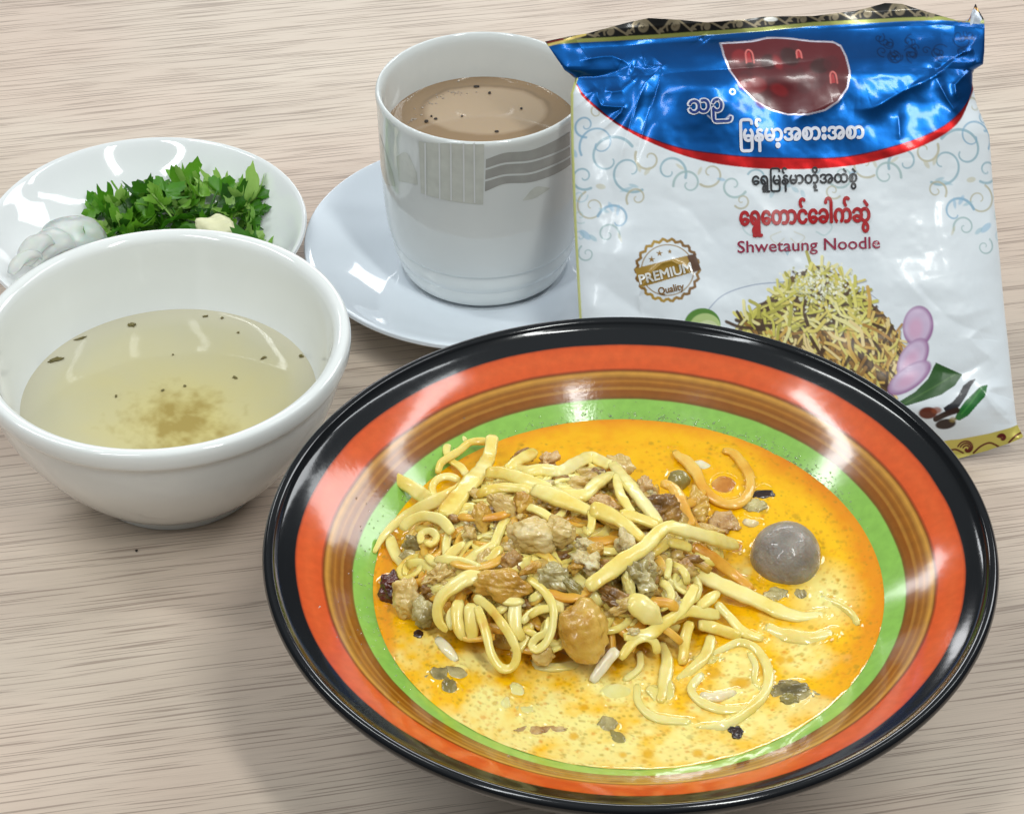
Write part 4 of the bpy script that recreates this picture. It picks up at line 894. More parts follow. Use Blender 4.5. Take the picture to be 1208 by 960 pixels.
speck(161, 649, .0003, 3.4, 3, DSP, 'single tiny black crumb on the table in front of the soup bowl', 'table_crumb', 'crumb', seed=77)

# ------------------------------------------------------------------ herb plate contents
LF = m_leaf()
def plate_z(r): return np.interp(r, [0, .02, .032, .044, .054, .062], [.006, .0061, .0072, .0118, .019, .027])
def leaf_mesh(rs, size):
    nt, nr = 34, 5; V = [(0, 0, 0)]; Fc = []
    lob = rs.choice([3, 3, 5]); ph = rs.uniform(0, 6); spread = rs.uniform(1.5, 2.2)
    ax, ay, cv = rs.uniform(-1.9, 1.9), rs.uniform(-1.6, 1.6), rs.uniform(-1.2, 2.0)
    for i in range(1, nr+1):
        for j in range(nt):
            t = j/(nt-1)*2-1; th = t*spread
            o = 1-.33*abs(math.sin(t*lob*math.pi/2))**2+.06*math.sin(j*2.4+ph)*(i/nr)-.25*abs(t)**3
            r = size*o*i/nr; x, y = r*math.sin(th), r*math.cos(th)
            z = cv*(x*x+y*y)/size*.5+ax*x*abs(x)/size*.6+ay*y*y/size*.4+size*.10*math.sin(th*5+ph)*(i/nr)
            V.append((x, y, z))
    for j in range(nt-1):
        Fc.append((0, 1+j, 2+j))
        for i in range(nr-1): a = 1+i*nt+j; Fc.append((a, a+nt, a+nt+1, a+1))
    return V, Fc
def coriander():
    rs = random.Random(21); root = empty('coriander_pile', (HX+.005, HY-.003, .007))
    tag(root, 'pile of chopped bright green coriander leaves on the white plate', 'herbs')
    Z0 = .02
    for k in range(150):
        u = rs.uniform(-1, 1); v_ = rs.uniform(-1, 1)
        cxp, cyp = 208+u*98, 250+v_*32-8*(1-u*u)
        if u < -.3: cyp = max(cyp, 236-u*-10)
        hgt = max(0, (1-u*u*.9))*max(.15, 1-abs(v_)*.75)*.019*rs.uniform(.35, 1)
        wpt = W(cxp, cyp+22, .012); r = math.hypot(wpt[0]-HX, wpt[1]-HY)
        p = np.array([wpt[0], wpt[1], max(float(plate_z(r))+.0015, .009)+hgt])
        if r > .052: continue
        V, Fc = leaf_mesh(rs, rs.uniform(.0062, .0100))
        o = meshobj('leaf', V, Fc, LF, root); o.location = p-np.array(root.location)
        o.rotation_euler = (rs.uniform(-.7, .9), rs.uniform(-.7, .7), rs.uniform(0, 6.28))
    for k in range(16):
        u = rs.uniform(-.9, .9); wpt = W(208+u*90, 262+rs.uniform(-20, 16), .014)
        d = np.array([rs.uniform(-1, 1), rs.uniform(-.6, .8), rs.uniform(-.1, .5)]); d /= np.linalg.norm(d); L = rs.uniform(.008, .017)
        b = np.array([wpt[0], wpt[1], .013+.009*(1-u*u)*rs.random()])
        C = catmull([b, b+d*L*.5+[0, 0, .001], b+d*L], .0015); v, f = tube(C-np.array(root.location), .00045, 6); meshobj('stem', v, f, LF, root)
coriander()
ONI = MT('onion_flesh'); ONI.set(Base_Color=(.93, .92, .88, 1), Roughness=.25, IOR=1.35); ONI.b.inputs['Transmission Weight'].default_value = .6; ONI.b.inputs['Subsurface Weight'].default_value = .4; ONI.b.inputs['Subsurface Scale'].default_value = .003
on_n = ONI.noise(1, 3, None); mp_ = ONI.n('ShaderNodeMapping'); mp_.inputs['Scale'].default_value = (300, 300, 60); ONI.l(ONI.obj(), mp_.inputs[0]); ONI.l(mp_.outputs[0], on_n.inputs['Vector']); ONI.bump(on_n.outputs[0], .12, .0006)
def onion(px, py, z, rad, w, a0, a1, tilt, yaw, label):
    V, Fc = [], []; n, m = 28, 5
    for side in (0, 1):
        for i in range(n):
            a = R(a0+(a1-a0)*i/(n-1))
            for j in range(m):
                t = j/(m-1)-.5; r = rad*(1-.35*(2*t)**2*.5)-side*.00045; e = 1-(abs(2*i/(n-1)-1))**6*.5
                V.append((r*math.cos(a), t*w*e, r*math.sin(a)))
    k = n*m
    for i in range(n-1):
        for j in range(m-1):
            q = i*m+j; Fc.append((q, q+1, q+m+1, q+m)); Fc.append((k+q, k+q+m, k+q+m+1, k+q+1))
        for j in (0, m-1): q = i*m+j; Fc.append((q, q+m, k+q+m, k+q))
    for i in (0, n-1):
        for j in range(m-1): q = i*m+j; Fc.append((q, q+1, k+q+1, k+q))
    o = meshobj('onion_slice', V, Fc, ONI.m); o.location = W(px, py, z); o.rotation_euler = (tilt, 0, yaw); tag(o, label, 'onion', 'raw onion slices on the herb plate')
onion(86, 292, .0125, .0150, .016, 5, 175, .5, .2, 'translucent dome shaped onion slice beside the coriander')
onion(60, 304, .0155, .0125, .013, 10, 165, .3, .75, 'onion slice leaning left of the dome shaped onion slice')
onion(44, 310, .0185, .012, .010, 15, 150, .1, 1.1, 'narrow onion slice close to the left rim of the plate')
onion(100, 303, .0120, .010, .009, 10, 170, .7, -.2, 'onion slice lowest behind the soup bowl rim')
onion(30, 322, .022, .010, .006, 20, 150, .1, .9, 'thin onion sliver on the rim of the plate at far left')
v, f = chunk_verts(66*PX, 46*PX, .010, -4, .16, 41, 4)
o = meshobj('lime_wedge', v, f, m_plain('cream_flesh', (226, 224, 182), .4)); o.location = W(258, 273, .0225); tag(o, 'cream coloured ragged wedge in front of the coriander on the plate', 'cabbage')
o.name = 'cabbage_wedge'

# ------------------------------------------------------------------ foil packet
LEAN = PITCH
BO_ = W(1000, 548, 0.0)                       # a point of the bottom edge on the table
nB = np.array([0, -math.cos(LEAN), math.sin(LEAN)])  # packet front normal
def bagP(x, y, h=0.0):
    x = np.asarray(x, float); y = np.asarray(y, float)
    D = fw+np.multiply.outer((x-604)/F, rt)-np.multiply.outer((y-480)/F, up); O = np.array([0, 0, HC])
    t = ((BO_-O)@nB)/(D@nB)
    # fixed scale: print coordinates are laid on the plane of the packet
    return O+D*t[..., None]+np.multiply.outer(np.asarray(h, float), nB)
O0 = bagP(930., 300.); UX = (bagP(1130., 300.)-bagP(730., 300.))/400; VY = (bagP(930., 500.)-bagP(930., 100.))/400
def bagQ(x, y, h):
    x = np.asarray(x, float); y = np.asarray(y, float); h = np.asarray(h, float)
    return O0+np.multiply.outer(x-930, UX)+np.multiply.outer(y-300, VY)+np.multiply.outer(h, nB)
TOPX = [640, 645, 692, 726, 745, 765, 800, 834, 877, 900, 960, 1010, 1045, 1065, 1100, 1130, 1143, 1149, 1153, 1158, 1164]
TOPY = [48, 48, 41, 32, 27, 23, 25, 28, 24, 20.5, 19, 12.5, 3, 4, 15, 24, 24, 14, 2, 12, 23]
LY = [40, 48, 70, 84, 92, 112, 180, 260, 375, 470, 530, 560]; LX = [641, 643, 657, 666, 679, 673, 674, 677, 683, 688, 690, 691]
RY = [0, 24, 60, 76, 84, 100, 125, 160, 240, 375, 470, 500, 516, 530, 560]; RX = [1164, 1163, 1162, 1160, 1147, 1146, 1152, 1167, 1173, 1186, 1196, 1199, 1206, 1192, 1178]
BOTX = [685, 1000, 1100, 1130, 1165, 1190, 1207]; BOTY = [552, 552, 546, 541, 531, 522, 514]
BANDX = [640, 653, 726, 791, 900, 960, 1060, 1110, 1165]; BANDY = [56, 53, 49.5, 45, 37.6, 30.5, 25.5, 23.5, 27]
CREASE = [  # polyline, amplitude mm, width px
 ([(757, 62), (781, 80), (760, 100), (742, 150), (724, 215)], .9, 7), ([(781, 82), (772, 112), (756, 160), (745, 205)], -.7, 6), ([(757, 62), (761, 80), (781, 80)], .5, 4),
 ([(682, 73), (722, 68), (742, 80)], .8, 5), ([(712, 110), (732, 110), (757, 86)], .8, 5), ([(704, 106), (709, 128), (734, 130), (722, 145), (700, 163)], .7, 4), ([(704, 106), (690, 118), (676, 132)], .5, 4),
 ([(742, 80), (757, 84), (781, 82)], -.8, 8), ([(666, 86), (700, 92), (742, 82)], -1.2, 9),
 ([(1162, 40), (1130, 66), (1100, 92), (1060, 112), (1024, 132), (1000, 133)], 1.0, 8), ([(1100, 95), (1112, 120), (1128, 140)], .8, 5), ([(1145, 84), (1122, 104), (1128, 122)], .9, 5), ([(1148, 60), (1128, 66)], .6, 5),
 ([(1098, 88), (1118, 74), (1142, 66)], -.9, 7), ([(1055, 118), (1080, 96), (1100, 92)], -.5, 12), ([(930, 148), (962, 132), (990, 120)], .6, 8), ([(1055, 136), (1056, 170)], .35, 5),
 ([(826, 44), (832, 52)], .8, 5), ([(757, 376), (752, 350), (768, 322), (790, 310), (820, 330)], .7, 3), ([(700, 330), (760, 372), (800, 382)], -.8, 18),
 ([(1165, 422), (1130, 440), (1090, 436)], -.7, 12), ([(1196, 455), (1160, 462), (1200, 500)], .9, 10), ([(1150, 455), (1172, 485), (1198, 503)], .8, 9), ([(1168, 382), (1140, 400), (1176, 430)], .5, 10),
 ([(1178, 200), (1165, 260), (1170, 330)], .5, 10), ([(1120, 180), (1098, 250), (1112, 330)], -.45, 16), ([(700, 170), (722, 240), (706, 320)], -.4, 15), ([(1050, 320), (1110, 372), (1180, 360)], .5, 14), ([(1186, 400), (1120, 380), (1070, 330)], -.5, 12), ([(860, 210), (900, 260), (880, 320)], .25, 16), ([(760, 230), (810, 250), (850, 300)], -.3, 14), ([(680, 200), (688, 290)], .4, 8),
]
def crease_d(x, y, P):
    P = np.array(P, float); P = catmull(np.c_[P, np.zeros(len(P))], 12)[:, :2] if len(P) > 2 else P
    D = np.full(x.shape, 1e9); n = len(P)-1; T = np.zeros(x.shape)
    for i in range(n):
        a, b = P[i], P[i+1]; ab = b-a; t = np.clip(((x-a[0])*ab[0]+(y-a[1])*ab[1])/(ab@ab+1e-9), 0, 1)
        d = np.hypot(x-a[0]-t*ab[0], y-a[1]-t*ab[1]); m = d < D; D = np.where(m, d, D); T = np.where(m, (i+t)/n, T)
    return D, T
def bagH(x, y):
    x = np.asarray(x, float); y = np.asarray(y, float)
    L = np.interp(y, LY, LX); Rr = np.interp(y, RY, RX); u = np.clip((x-L)/(Rr-L), 0, 1)*2-1
    band = np.interp(x, BANDX, BANDY); v = np.clip((y-band)/70, 0, 1); vb = np.clip((536-y)/60, 0, 1)
    h = .011*np.sqrt(np.clip(1-np.abs(u)**3.2, 0, 1))*(v*v*(3-2*v))**.8*(vb*vb*(3-2*vb))**.7
    h = h+.0022*np.sin(np.clip((y-band)/45, 0, 1)*math.pi)*(1-u*u)*np.cos(u*3.1+.6)       # slack foil below the seal
    h = h+.0010*(vnoise(x/75, y/60, 31, 2)-.5)*2*(1+1.6*np.clip((190-y)/60, 0, 1))*np.clip(vb*2, 0, 1)+0.00010*(vnoise(x/17, y/15, 33, 2)-.5)*2
    for P, a, w in CREASE:
        xa = min(p[0] for p in P)-w*5; xb = max(p[0] for p in P)+w*5; ya = min(p[1] for p in P)-w*5; yb = max(p[1] for p in P)+w*5
        m = (x > xa) & (x < xb) & (y > ya) & (y < yb)
        if not np.any(m): continue
        d, t = crease_d(x[m], y[m], P); hh = np.zeros(x.shape)
        hh[m] = a*.00125*np.exp(-np.sqrt((d/w)**2+.03)*1.1)*np.clip(np.sin(np.clip(t, .02, .98)*math.pi)*1.6, 0, 1); h = h+hh
    # top corners curl back, lower right corner flicks forward off the table
    h = h-(.006-.0035*(x > 900))*np.clip((1-(y-20)/60), 0, 1)*np.clip((np.abs(u)-.86)/.14, 0, 1)
    h = h+.004*np.clip((x-1120)/80, 0, 1)**2*np.clip((y-490)/40, 0, 1)
    h = h+.0022*np.sin((x-640)/95.)*np.clip((band-y)/20+.3, 0, 1)                          # wavy seal strip
    return h

# --- artwork
can = Canvas(636, -4, 1212, 562, 2, (220, 227, 232)); met = Canvas(636, -4, 1212, 562, 2, (0, 0, 0))
BLx = [675, 680, 692, 725, 762, 805, 866, 922, 993, 1063, 1110, 1138, 1147, 1152]; BLy = [88, 99, 117.5, 145.7, 164.5, 178.6, 187, 189.5, 188, 171.6, 150.4, 122, 94, 84]
RDx = [675, 680, 691, 734, 781, 828, 875, 931, 993, 1040, 1087, 1124, 1143, 1152]; RDy = [90, 102, 121, 155, 178.6, 193.7, 201, 203.5, 200, 190.4, 174, 150, 115, 90]
def smooth_x(a, b):
    q = catmull(np.c_[a, b, np.zeros(len(a))], 2.5); q = q[np.argsort(q[:, 0])]; return q[:, 0], q[:, 1]
BLx, BLy = smooth_x(BLx, BLy); RDx, RDy = smooth_x(RDx, RDy)
def spiral(cx, cy, r, turns, a0, d=1, n=26):
    return [(cx+r*(1-t*.86)*math.cos(a0+d*t*turns*6.283), cy+r*(1-t*.86)*math.sin(a0+d*t*turns*6.283)) for t in np.linspace(0, 1, n)]
def artwork():
    rs = random.Random(5); Y, X = np.mgrid[0:can.h, 0:can.w]; X = X/can.k+can.x0; Y = Y/can.k+can.y0
    # arabesque border
    TEAL, SKY_, GOLD, SAGE = (150, 188, 202), (140, 184, 212), (196, 190, 160), (168, 196, 196)
    def orn(x, y, mir=True):
        S = []
        S += [(spiral(718, 190, 30, .9, -.5, -1), 3.2, TEAL), (spiral(706, 172, 24, 1.1, 2.6), 2.4, SKY_), (spiral(742, 205, 26, 1., 1.0), 2.8, TEAL), (spiral(764, 190, 17, 1., 3.6, -1), 2.6, GOLD),
              (spiral(698, 245, 19, 1.3, -2.0, -1), 2.2, GOLD), (spiral(726, 262, 22, .8, 3.4), 3.0, SKY_), (spiral(716, 278, 14, 1.2, .3, -1), 2.2, SAGE), (spiral(750, 236, 13, 1.2, 2.6, 1), 2.2, GOLD),
              (spiral(692, 300, 11, 1.2, -2.2, -1), 1.8, SAGE), (spiral(688, 210, 16, 1.2, 1., 1), 2.6, TEAL), (spiral(788, 205, 20, 1., .4, -1), 2.8, TEAL), (spiral(810, 220, 18, 1.1, 3.0), 2.6, SAGE),
              (spiral(835, 208, 17, 1., 2.3, -1), 2.4, GOLD), (spiral(690, 150, 14, 1.2, 1.5), 2.4, SKY_), (spiral(704, 135, 12, 1., 0, -1), 2.0, GOLD),
              (spiral(862, 222, 16, 1.1, .5, 1), 2.6, SAGE), (spiral(872, 240, 10, 1.2, 2.5, -1), 2., GOLD), (spiral(890, 214, 12, 1., 3.6, 1), 2.2, TEAL)]
        for P, w, c in S:
            for m in (0, 1):
                Q = [((1850-a) if m else a, b-(8 if m else 0)+(a-700)*-.02*m) for a, b in P]
                can.stroke(Q, w*1.15, tuple(int(q*.93) for q in c), .85, .9, .55)
        for a, b, w, h, r, c in [(690, 278, 13, 6, .7, SKY_), (699, 282, 9, 4, .7, TEAL), (720, 246, 10, 4, 1.1, SKY_), (728, 250, 10, 3, 1.7, SKY_), (712, 250, 10, 3, .4, TEAL), (746, 222, 9, 3, .3, TEAL), (738, 226, 12, 3, -.3, TEAL),
                              (752, 200, 10, 4, 1.3, GOLD), (762, 205, 9, 4, 2.2, GOLD), (708, 222, 9, 5, .2, GOLD), (730, 282, 9, 2.5, 1.2, GOLD), (678, 182, 8, 4, 1.2, SKY_), (800, 200, 9, 3, .6, GOLD), (823, 205, 8, 3, 2, GOLD), (848, 215, 8, 3, .2, SKY_)]:
            for m in (0, 1): can.disc(1850-a if m else a, b-8*m, w/1.6, h/1.6, c, .6, 1, -r if m else r)
        for k in range(5): can.disc(925+(k-2)*9, 222+abs(k-2)*5, 5, 2.5, TEAL, .5, 1, (k-2)*.6)
        for m in (0, 1):
            can.stroke([(925+(-1)**m*x_, y_) for x_, y_ in ((6, 262), (24, 268), (40, 262), (52, 270), (44, 280), (34, 276))], 2, SAGE, .55)
            can.stroke([(925+(-1)**m*x_, y_) for x_, y_ in ((8, 276), (20, 282), (12, 290), (4, 284))], 1.6, GOLD, .45)
        can.poly([(921, 296), (925, 292), (929, 296), (925, 305)], TEAL, .7)
        # the border goes on down both edges of the packet
        for k in range(3):
            for m in (0, 1):
                xx = (1180 if m else 684); can.stroke(spiral(xx, 232+k*24, 9, 1.1, k+m*3.1, -1 if m else 1), 1.8, SAGE if k % 2 else TEAL, .5)
    orn(0, 0)
    # blue head with red arc
    bl, rd = np.interp(X, BLx, BLy), np.interp(X, RDx, RDy)
    def lay(m, c):
        m = m[..., None]; can.a[:] = can.a*(1-m)+lin(c)*m
    lay(np.clip((rd-Y)/.8+.5, 0, 1), (166, 22, 24)); lay(np.clip((bl+1.2-Y)/.8+.5, 0, 1), (60, 8, 24)); mb = np.clip((bl-Y)/.8+.5, 0, 1); lay(mb, (0, 80, 150))
    met.a[:] = np.clip((rd-Y)/.8+.5, 0, 1)[..., None]
    # dark tonal arabesque at the upper right of the blue
    for k in range(26):
        x, y = rs.uniform(1035, 1150), rs.uniform(38, 72); can.stroke(spiral(x, y, rs.uniform(5, 12), 1.1, rs.uniform(0, 6), rs.choice([-1, 1])), 1.6, (6, 34, 70), .6)
    # dark red window with lit arches
    SH = [(850, 53), (853, 70), (860, 88), (872, 106), (888, 122), (907, 133), (925, 138), (948, 139), (968, 134), (983, 124), (994, 108), (997, 90), (994, 70), (989, 56), (980, 51), (955, 50), (930, 47), (905, 46.5), (885, 51)]
    c_ = np.mean(SH, 0); can.poly(np.array(SH)*1.0+(np.array(SH)-c_)*.03, (220, 214, 226)); can.poly(SH, (92, 20, 26)); met.poly(SH, (70, 70, 70))
    for k in range(22):
        x, y = rs.uniform(866, 985), rs.uniform(60, 122)
        if abs(x-924) < 72-(y-60)*.55: can.disc(x, y, rs.uniform(5, 14), rs.uniform(4, 10), rs.choice([(50, 20, 20), (140, 30, 34), (80, 26, 30), (40, 24, 20), (150, 38, 40)]), .7, 3, rs.uniform(0, 3))
    for x, y, s in ((882, 70, 1.), (940, 67, .62), (979, 96, .85)):
        can.stroke([(x-4*s, y+8*s), (x-4.5*s, y-4*s), (x-1*s, y-8*s), (x+3*s, y-4*s), (x+5*s, y+8*s)], 1.8, (214, 110, 104)); can.poly([(x-3*s, y+8*s), (x-3*s, y-3*s), (x, y-6*s), (x+3*s, y+8*s)], (170, 40, 44))
    can.stroke(SH[13:]+[SH[0]], 2.0, (214, 208, 222))
    can.stroke([(861+3*math.cos(a), 113+3*math.sin(a)) for a in np.linspace(0, 6, 14)], 1.4, (220, 222, 236)); can.stroke([(832, 141), (840, 147), (850, 147), (858, 140)], 1.5, (214, 218, 236))
    # top seal: gold line and scrolls on black
    bd = np.interp(X, BANDX, BANDY); m = np.clip((bd-Y)/.8+.5, 0, 1); lay(m, (156, 160, 84)); met.a[:] = met.a*(1-m[..., None])+.45*m[..., None]
    m = np.clip((bd-4.5-Y)/.8+.5, 0, 1); lay(m, (16, 14, 12))
    x = 668
    while x < 1140:
        b = float(np.interp(x+14, BANDX, BANDY)); t = float(np.interp(x+14, TOPX, TOPY)); hh = b-5-t
        r = min(17, max(6, hh*.62)); cy = b-5-min(hh*.5, 14)
        for q, rr_ in enumerate((1., .7, .42)):
            can.stroke(spiral(x+13, cy, r*rr_, 1.35, 2.6+q*.9, 1), 2.1, (128, 116, 92), .9)
        can.stroke([(x-6, b-6), (x+2, b-12), (x+13-r, cy-2), (x+13-r*.5, cy-r*.9), (x+13, cy-r-1), (x+34, b-7)], 2.2, (140, 126, 100), .9)
        can.poly([(x-8, b-5.5), (x-3, b-11), (x+2, b-5.5)], (128, 116, 92)); x += 38
    can.disc(909, 23.5, 8, 2.6, (236, 236, 230));  # white glint painted onto the seal
    can.stroke([(648, 53), (672, 47), (690, 42)], 3, (222, 196, 110)); can.stroke([(646, 50), (664, 47)], 2.4, (120, 30, 20))
    for k in range(4): can.stroke([(1143+k*3, 24), (1148+k*2.5, 16), (1151+k*1.6, 8)], 1.7, (226, 190, 110) if k % 2 else (120, 20, 20))
    # bottom seal
    bb = np.interp(X, BOTX, BOTY); m = np.clip((Y-(bb-24+np.clip((X-1120)/80, 0, 1)*7))/.8+.5, 0, 1); lay(m, (206, 192, 96)); met.a[:] = met.a*(1-m[..., None])+.4*m[..., None]
    x = 700
    while x < 1204:
        b = float(np.interp(x, BOTX, BOTY)); r = 11 if x < 1160 else 6
        for q in (1., .72, .42): can.stroke(spiral(x, b-9, r*q, .9, 3.4, 1), 2.0, (96, 26, 20))
        can.stroke([(x+8, b-4), (x+16, b-12), (x+26, b-16), (x+36, b-12)], 2.2, (96, 26, 20)); x += 40
    # printed serving: plate line, lime, noodles, shallots, leaf, chillies
    can.stroke([(828, 372), (850, 350), (885, 338), (930, 334)], 1.2, (128, 142, 170), .8); can.stroke([(980, 338), (1010, 342), (1032, 356)], 1.2, (140, 152, 176), .7)
    can.disc(826, 384, 21, 19, (84, 132, 48)); can.disc(829, 387, 18, 16, (176, 196, 128)); can.disc(832, 390, 13, 11, (198, 208, 160))
    PN = [(862, 392), (872, 376), (905, 352), (925, 330), (955, 316), (985, 325), (1015, 352), (1042, 376), (1058, 400), (1062, 430), (1052, 460), (1010, 470), (950, 430), (900, 410)]
    can.poly(PN, (104, 78, 38))
    def inside(x, y):
        c = False
        for i in range(len(PN)):
            (xa, ya), (xb, yb) = PN[i], PN[(i+1) % len(PN)]
            if (ya > y) != (yb > y) and x < (xb-xa)*(y-ya)/(yb-ya)+xa: c = not c
        return c
    n = 0
    while n < 420:
        x, y = rs.uniform(860, 1064), rs.uniform(312, 470)
        if not inside(x, y): continue
        n += 1; up_ = y < 392 and x < 1020; a = rs.uniform(-.9, 1.9) if up_ else rs.uniform(.3, 2.2); L = rs.uniform(14, 40); cu = rs.uniform(-.6, .6)
        if up_: c = rs.choice([(224, 216, 116), (204, 198, 88), (232, 224, 156), (176, 170, 70), (216, 200, 100)])
        else: c = rs.choice([(220, 190, 104), (206, 166, 78), (230, 208, 146), (176, 130, 60), (218, 204, 110), (150, 110, 50)])
        if rs.random() < .16: c = (72, 48, 26)
        P = [(x-L/2*math.cos(a), y-L/2*math.sin(a)), (x+cu*4, y-cu*4), (x+L/2*math.cos(a+cu), y+L/2*math.sin(a+cu))]
        can.stroke([(p[0]+.8, p[1]+1.2) for p in P], 3.4, (60, 46, 20), .5); can.stroke(P, rs.uniform(2.4, 4.2), c, .95)
    for k in range(260):
        x, y = rs.gauss(962, 20), rs.gauss(337, 14)
        if y > 313: can.disc(x, y, rs.uniform(.8, 2.1), rs.uniform(.7, 1.5), rs.choice([(238, 238, 222), (214, 216, 190), (190, 192, 150)]), .95, .7, rs.uniform(0, 3))
    for x, y, rx, ry, ro in ((1078, 386, 18, 24, .1), (1072, 424, 15, 27, .55), (1068, 446, 30, 13, -.62)):
        can.disc(x, y, rx, ry, (150, 104, 150), 1, 1.5, ro); can.disc(x-1, y-1, rx*.86, ry*.86, (200, 178, 206), 1, 4, ro); can.disc(x-3, y+3, rx*.45, ry*.5, (214, 160, 190), .6, 6, ro)
    can.poly([(1052, 476), (1075, 462), (1090, 447), (1099, 428), (1131, 442), (1122, 455), (1105, 466), (1080, 474), (1060, 480)], (44, 86, 36)); can.stroke([(1062, 476), (1098, 456), (1122, 442)], 1.4, (76, 116, 54), .8)
    can.poly([(1147, 447), (1140, 449), (1132, 455), (1126, 466), (1119, 474), (1108, 481), (1112, 488), (1120, 488), (1128, 478), (1136, 466), (1141, 456)], (34, 34, 40))
    can.poly([(1161, 454), (1152, 456), (1144, 464), (1134, 473), (1126, 484), (1122, 494), (1128, 496), (1138, 490), (1148, 478), (1157, 468)], (30, 104, 40)); can.stroke([(1152, 460), (1140, 476), (1130, 488)], 2, (70, 150, 60), .5)
    can.stroke([(1124, 484), (1112, 488), (1100, 494)], 7, (46, 26, 18)); can.disc(1112, 500, 12, 6, (40, 24, 16), 1, 1, -.1); can.disc(1090, 487, 11, 7, (96, 40, 24), 1, 1.5); can.disc(1100, 484, 6, 4, (140, 70, 40), .8, 2); can.disc(1120, 495, 4, 3, (150, 130, 70), .8, 2)
    # gold seal
    cx, cy = 785.5, 320.5; GA, GB = (176, 142, 56), (120, 82, 30)
    def gold(t): return tuple(int(GA[i]*(1-t)+GB[i]*t) for i in range(3))
    ring = [(cx+(36+1.6*math.cos(a*22))*math.cos(a), cy+(35+1.6*math.cos(a*22))*math.sin(a)) for a in np.linspace(0, 6.283, 180)]
    for i in range(0, 179, 2): can.stroke([ring[i], ring[min(i+2, 179)]], 3.2, gold(.5+.5*math.sin(i*.09)))
    can.stroke([(cx+30.5*math.cos(a), cy+29.5*math.sin(a)) for a in np.linspace(0, 6.283, 60)], 1.2, gold(.5))
    def rotp(x, y, a=-.24): return (cx+x*math.cos(a)-y*math.sin(a), cy+x*math.sin(a)+y*math.cos(a))
    can.poly([rotp(-37, -11), rotp(36, -11), rotp(38, 9), rotp(-35, 12)], gold(.2)); can.poly([rotp(26, -11), rotp(36, -11), rotp(38, 9), rotp(28, 10)], (84, 52, 26))
    for sx, sy, s in ((767, 308, 4), (776, 301, 4), (788, 299, 3)):
        can.poly([(sx+(s if k % 2 == 0 else s*.42)*math.sin(k*.628), sy-(s if k % 2 == 0 else s*.42)*math.cos(k*.628)) for k in range(10)], gold(.6))
    met.disc(cx, cy, 38, 37, (60, 60, 60), .5)
    # left gold edge
    le = np.interp(Y, LY, LX); m = ((X < le+3) & (Y > 92))*1.0; lay(m, (206, 210, 130))
artwork()

def foil_mat():
    k = MT('printed_foil'); a = k.n('ShaderNodeVertexColor'); a.layer_name = 'tint'; b = k.n('ShaderNodeVertexColor'); b.layer_name = 'metal'
    k.l(a.outputs[0], k.b.inputs['Base Color']); s = k.n('ShaderNodeSeparateColor'); k.l(b.outputs[0], s.inputs[0])
    k.l(k.math('MULTIPLY', s.outputs[0], .88), k.b.inputs['Metallic'])
    k.l(k.math('ADD', .32, k.math('MULTIPLY', s.outputs[0], .0)), k.b.inputs['Roughness'])
    k.b.inputs['Coat Weight'].default_value = .3; k.b.inputs['Coat Roughness'].default_value = .1
    nz = k.noise(90, 3, k.obj()); k.bump(nz.outputs[0], .08, .002)
    return k.m
BAG = empty('noodle_packet', tuple(BO_)); tag(BAG, 'white and blue foil packet of dry noodles leaning against the cup', 'food packet')
def outline_grid(n, m, ya=None):
    s = np.linspace(0, 1, n); t = np.linspace(0, 1, m)
    X = np.zeros((m, n)); Y = np.zeros((m, n))
    for _ in range(3):
        xr = 643+(1163-643)*s if _ == 0 else X[0]; xb = 688+(1200-688)*s if _ == 0 else X[-1]
        yt = np.interp(xr, TOPX, TOPY); yb = np.interp(xb, BOTX, BOTY)
        Y = yt[None]+(yb-yt)[None]*t[:, None]; X = np.interp(Y, LY, LX)*(1-s)[None]+np.interp(Y, RY, RX)*s[None]
    return X, Y
def grid_faces(m, n, flip=False):
    i, j = np.meshgrid(np.arange(m-1), np.arange(n-1), indexing='ij'); q = i*n+j
    f = np.stack([q, q+n, q+n+1, q+1], -1).reshape(-1, 4); return f[:, ::-1].copy() if flip else f
BL_ = np.array(BO_)
X, Y = outline_grid(600, 620); x, y = X.ravel(), Y.ravel()
front = meshobj('front_film', bagQ(x, y, bagH(x, y))-BL_, grid_faces(620, 600), foil_mat(), BAG)
colattr(front, 'tint', can.sample(x, y)); colattr(front, 'metal', met.sample(x, y))
# back film, joined to the front along the edge
X, Y = outline_grid(90, 90); x, y = X.ravel(), Y.ravel()
u = np.abs(np.linspace(-1, 1, 90))[None].repeat(90, 0).ravel(); v_ = np.abs(np.linspace(-1, 1, 90))[:, None].repeat(90, 1).ravel()
edge = np.clip((1-np.maximum(u, v_))*9, 0, 1); hb = bagH(x, y)*(1-edge)-.0004-edge*.009*np.sqrt(np.clip(1-u**3, 0, 1))*np.clip(1-v_**6, 0, 1)
FB = m_plain('silver_film', (190, 196, 204), .3, .6)
meshobj('back_film', bagQ(x, y, hb)-BL_, grid_faces(90, 90, True), FB, BAG)

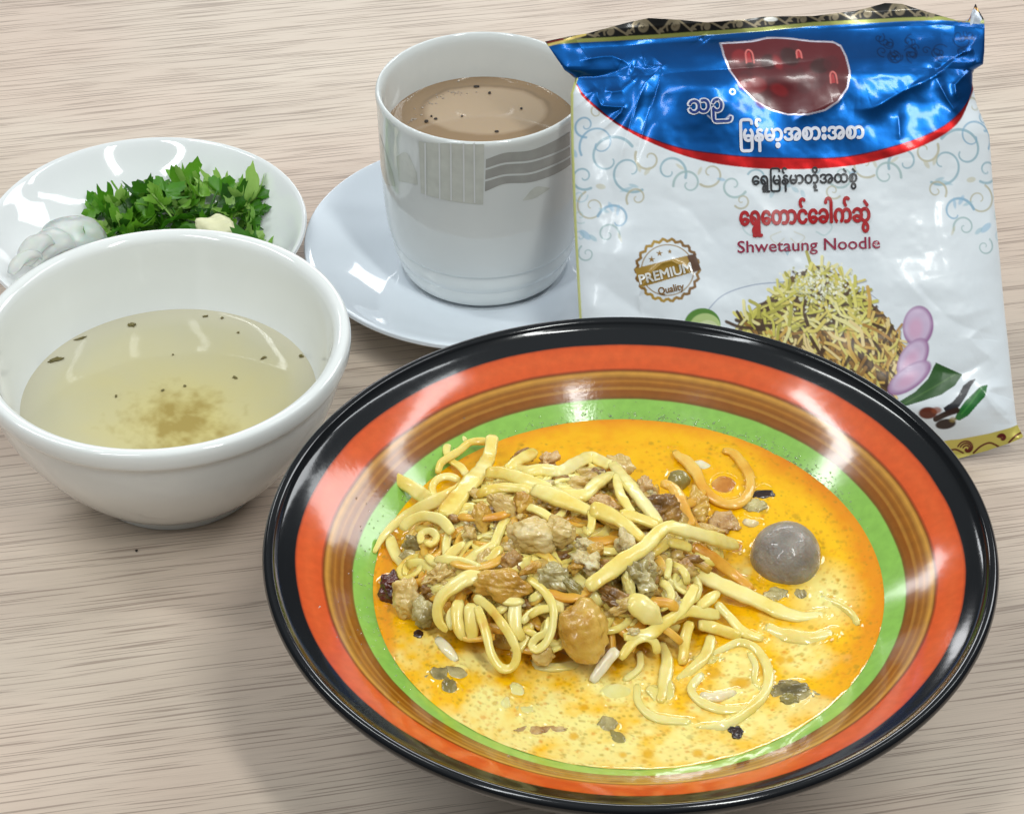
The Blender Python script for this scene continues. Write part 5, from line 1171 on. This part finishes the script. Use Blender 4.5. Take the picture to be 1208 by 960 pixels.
def lettering(text, x, y, size, ang, color, bold=0.0, lift=.00055, sx=1.0, label=None, fit=None, spacing=1.0, mat=None):
    c = bpy.data.curves.new('lettering', 'FONT'); c.body = text; c.size = 1; c.resolution_u = 3; c.space_character = spacing
    t = bpy.data.objects.new('lettering_source', c); col.objects.link(t); bpy.context.view_layer.update()
    me = t.to_mesh(); P = np.array([q.co[:2] for q in me.vertices]); Fc = [list(p.vertices) for p in me.polygons]; t.to_mesh_clear()
    bpy.data.objects.remove(t); bpy.data.curves.remove(c)
    if not len(P): return
    if fit: sx = fit/((P[:, 0].max()-P[:, 0].min())*size); P[:, 0] -= P[:, 0].min()
    a = R(ang); X = P[:, 0]*size*sx; Yv = -P[:, 1]*size
    px = x+X*math.cos(a)-Yv*math.sin(a); py = y+X*math.sin(a)+Yv*math.cos(a)
    V, FF = [], []; n = len(P); k = 8 if bold else 1; r = bold*size
    for q in range(k):                       # heavier weight: the same outline laid over itself, slightly shifted
        qx, qy = px+r*math.cos(q*.785), py+r*math.sin(q*.785)
        V.append(bagQ(qx, qy, bagH(qx, qy)+lift+q*.000004)-BL_); FF += [[e+q*n for e in f] for f in Fc]
    o = meshobj('lettering', np.concatenate(V), FF, mat or m_plain('ink', color, .3, coat=.4), BAG, smooth=False)
    if label: o['label'] = label
INKR = m_plain('red_ink', (176, 12, 22), .3, coat=.4); INKW = m_plain('white_ink', (226, 228, 240), .3, coat=.4)
lettering("ေရွှြမန်မာတို့အထဲစွဲ", 884, 221.5, 19, -1.5, (14, 14, 22), .026, fit=122, label='black Burmese line of lettering')
lettering("ေရွှေတာင်ေခါက်ဆွဲ", 870, 268.5, 29, -1.8, None, .036, fit=151, mat=INKR, label='bold red Burmese lettering')
lettering("Shwetaung Noodle", 867, 300.5, 19.5, -1.9, (150, 22, 62), .010, fit=166, label='thin red lettering reading Shwetaung Noodle')
lettering("ြမန်မာ့အစားအစာ", 870, 171, 26, -1.6, None, .034, fit=144, mat=INKW, label='bold white Burmese lettering on blue')
lettering("သဉ", 810, 138, 27, -3, None, .075, fit=50, mat=INKW, label='white outlined script beside the red window')
lettering("သဉ", 810.8, 138, 27, -3, (6, 50, 132), .018, .00072, fit=48.5)
lettering("PREMIUM", 754, 337, 15.5, -14, (232, 232, 226), .03, fit=62, label='white PREMIUM lettering on the gold seal')
lettering("Quality", 775.5, 349, 11.5, -12, (130, 92, 34), .02, fit=30, label='small gold Quality lettering on the seal')
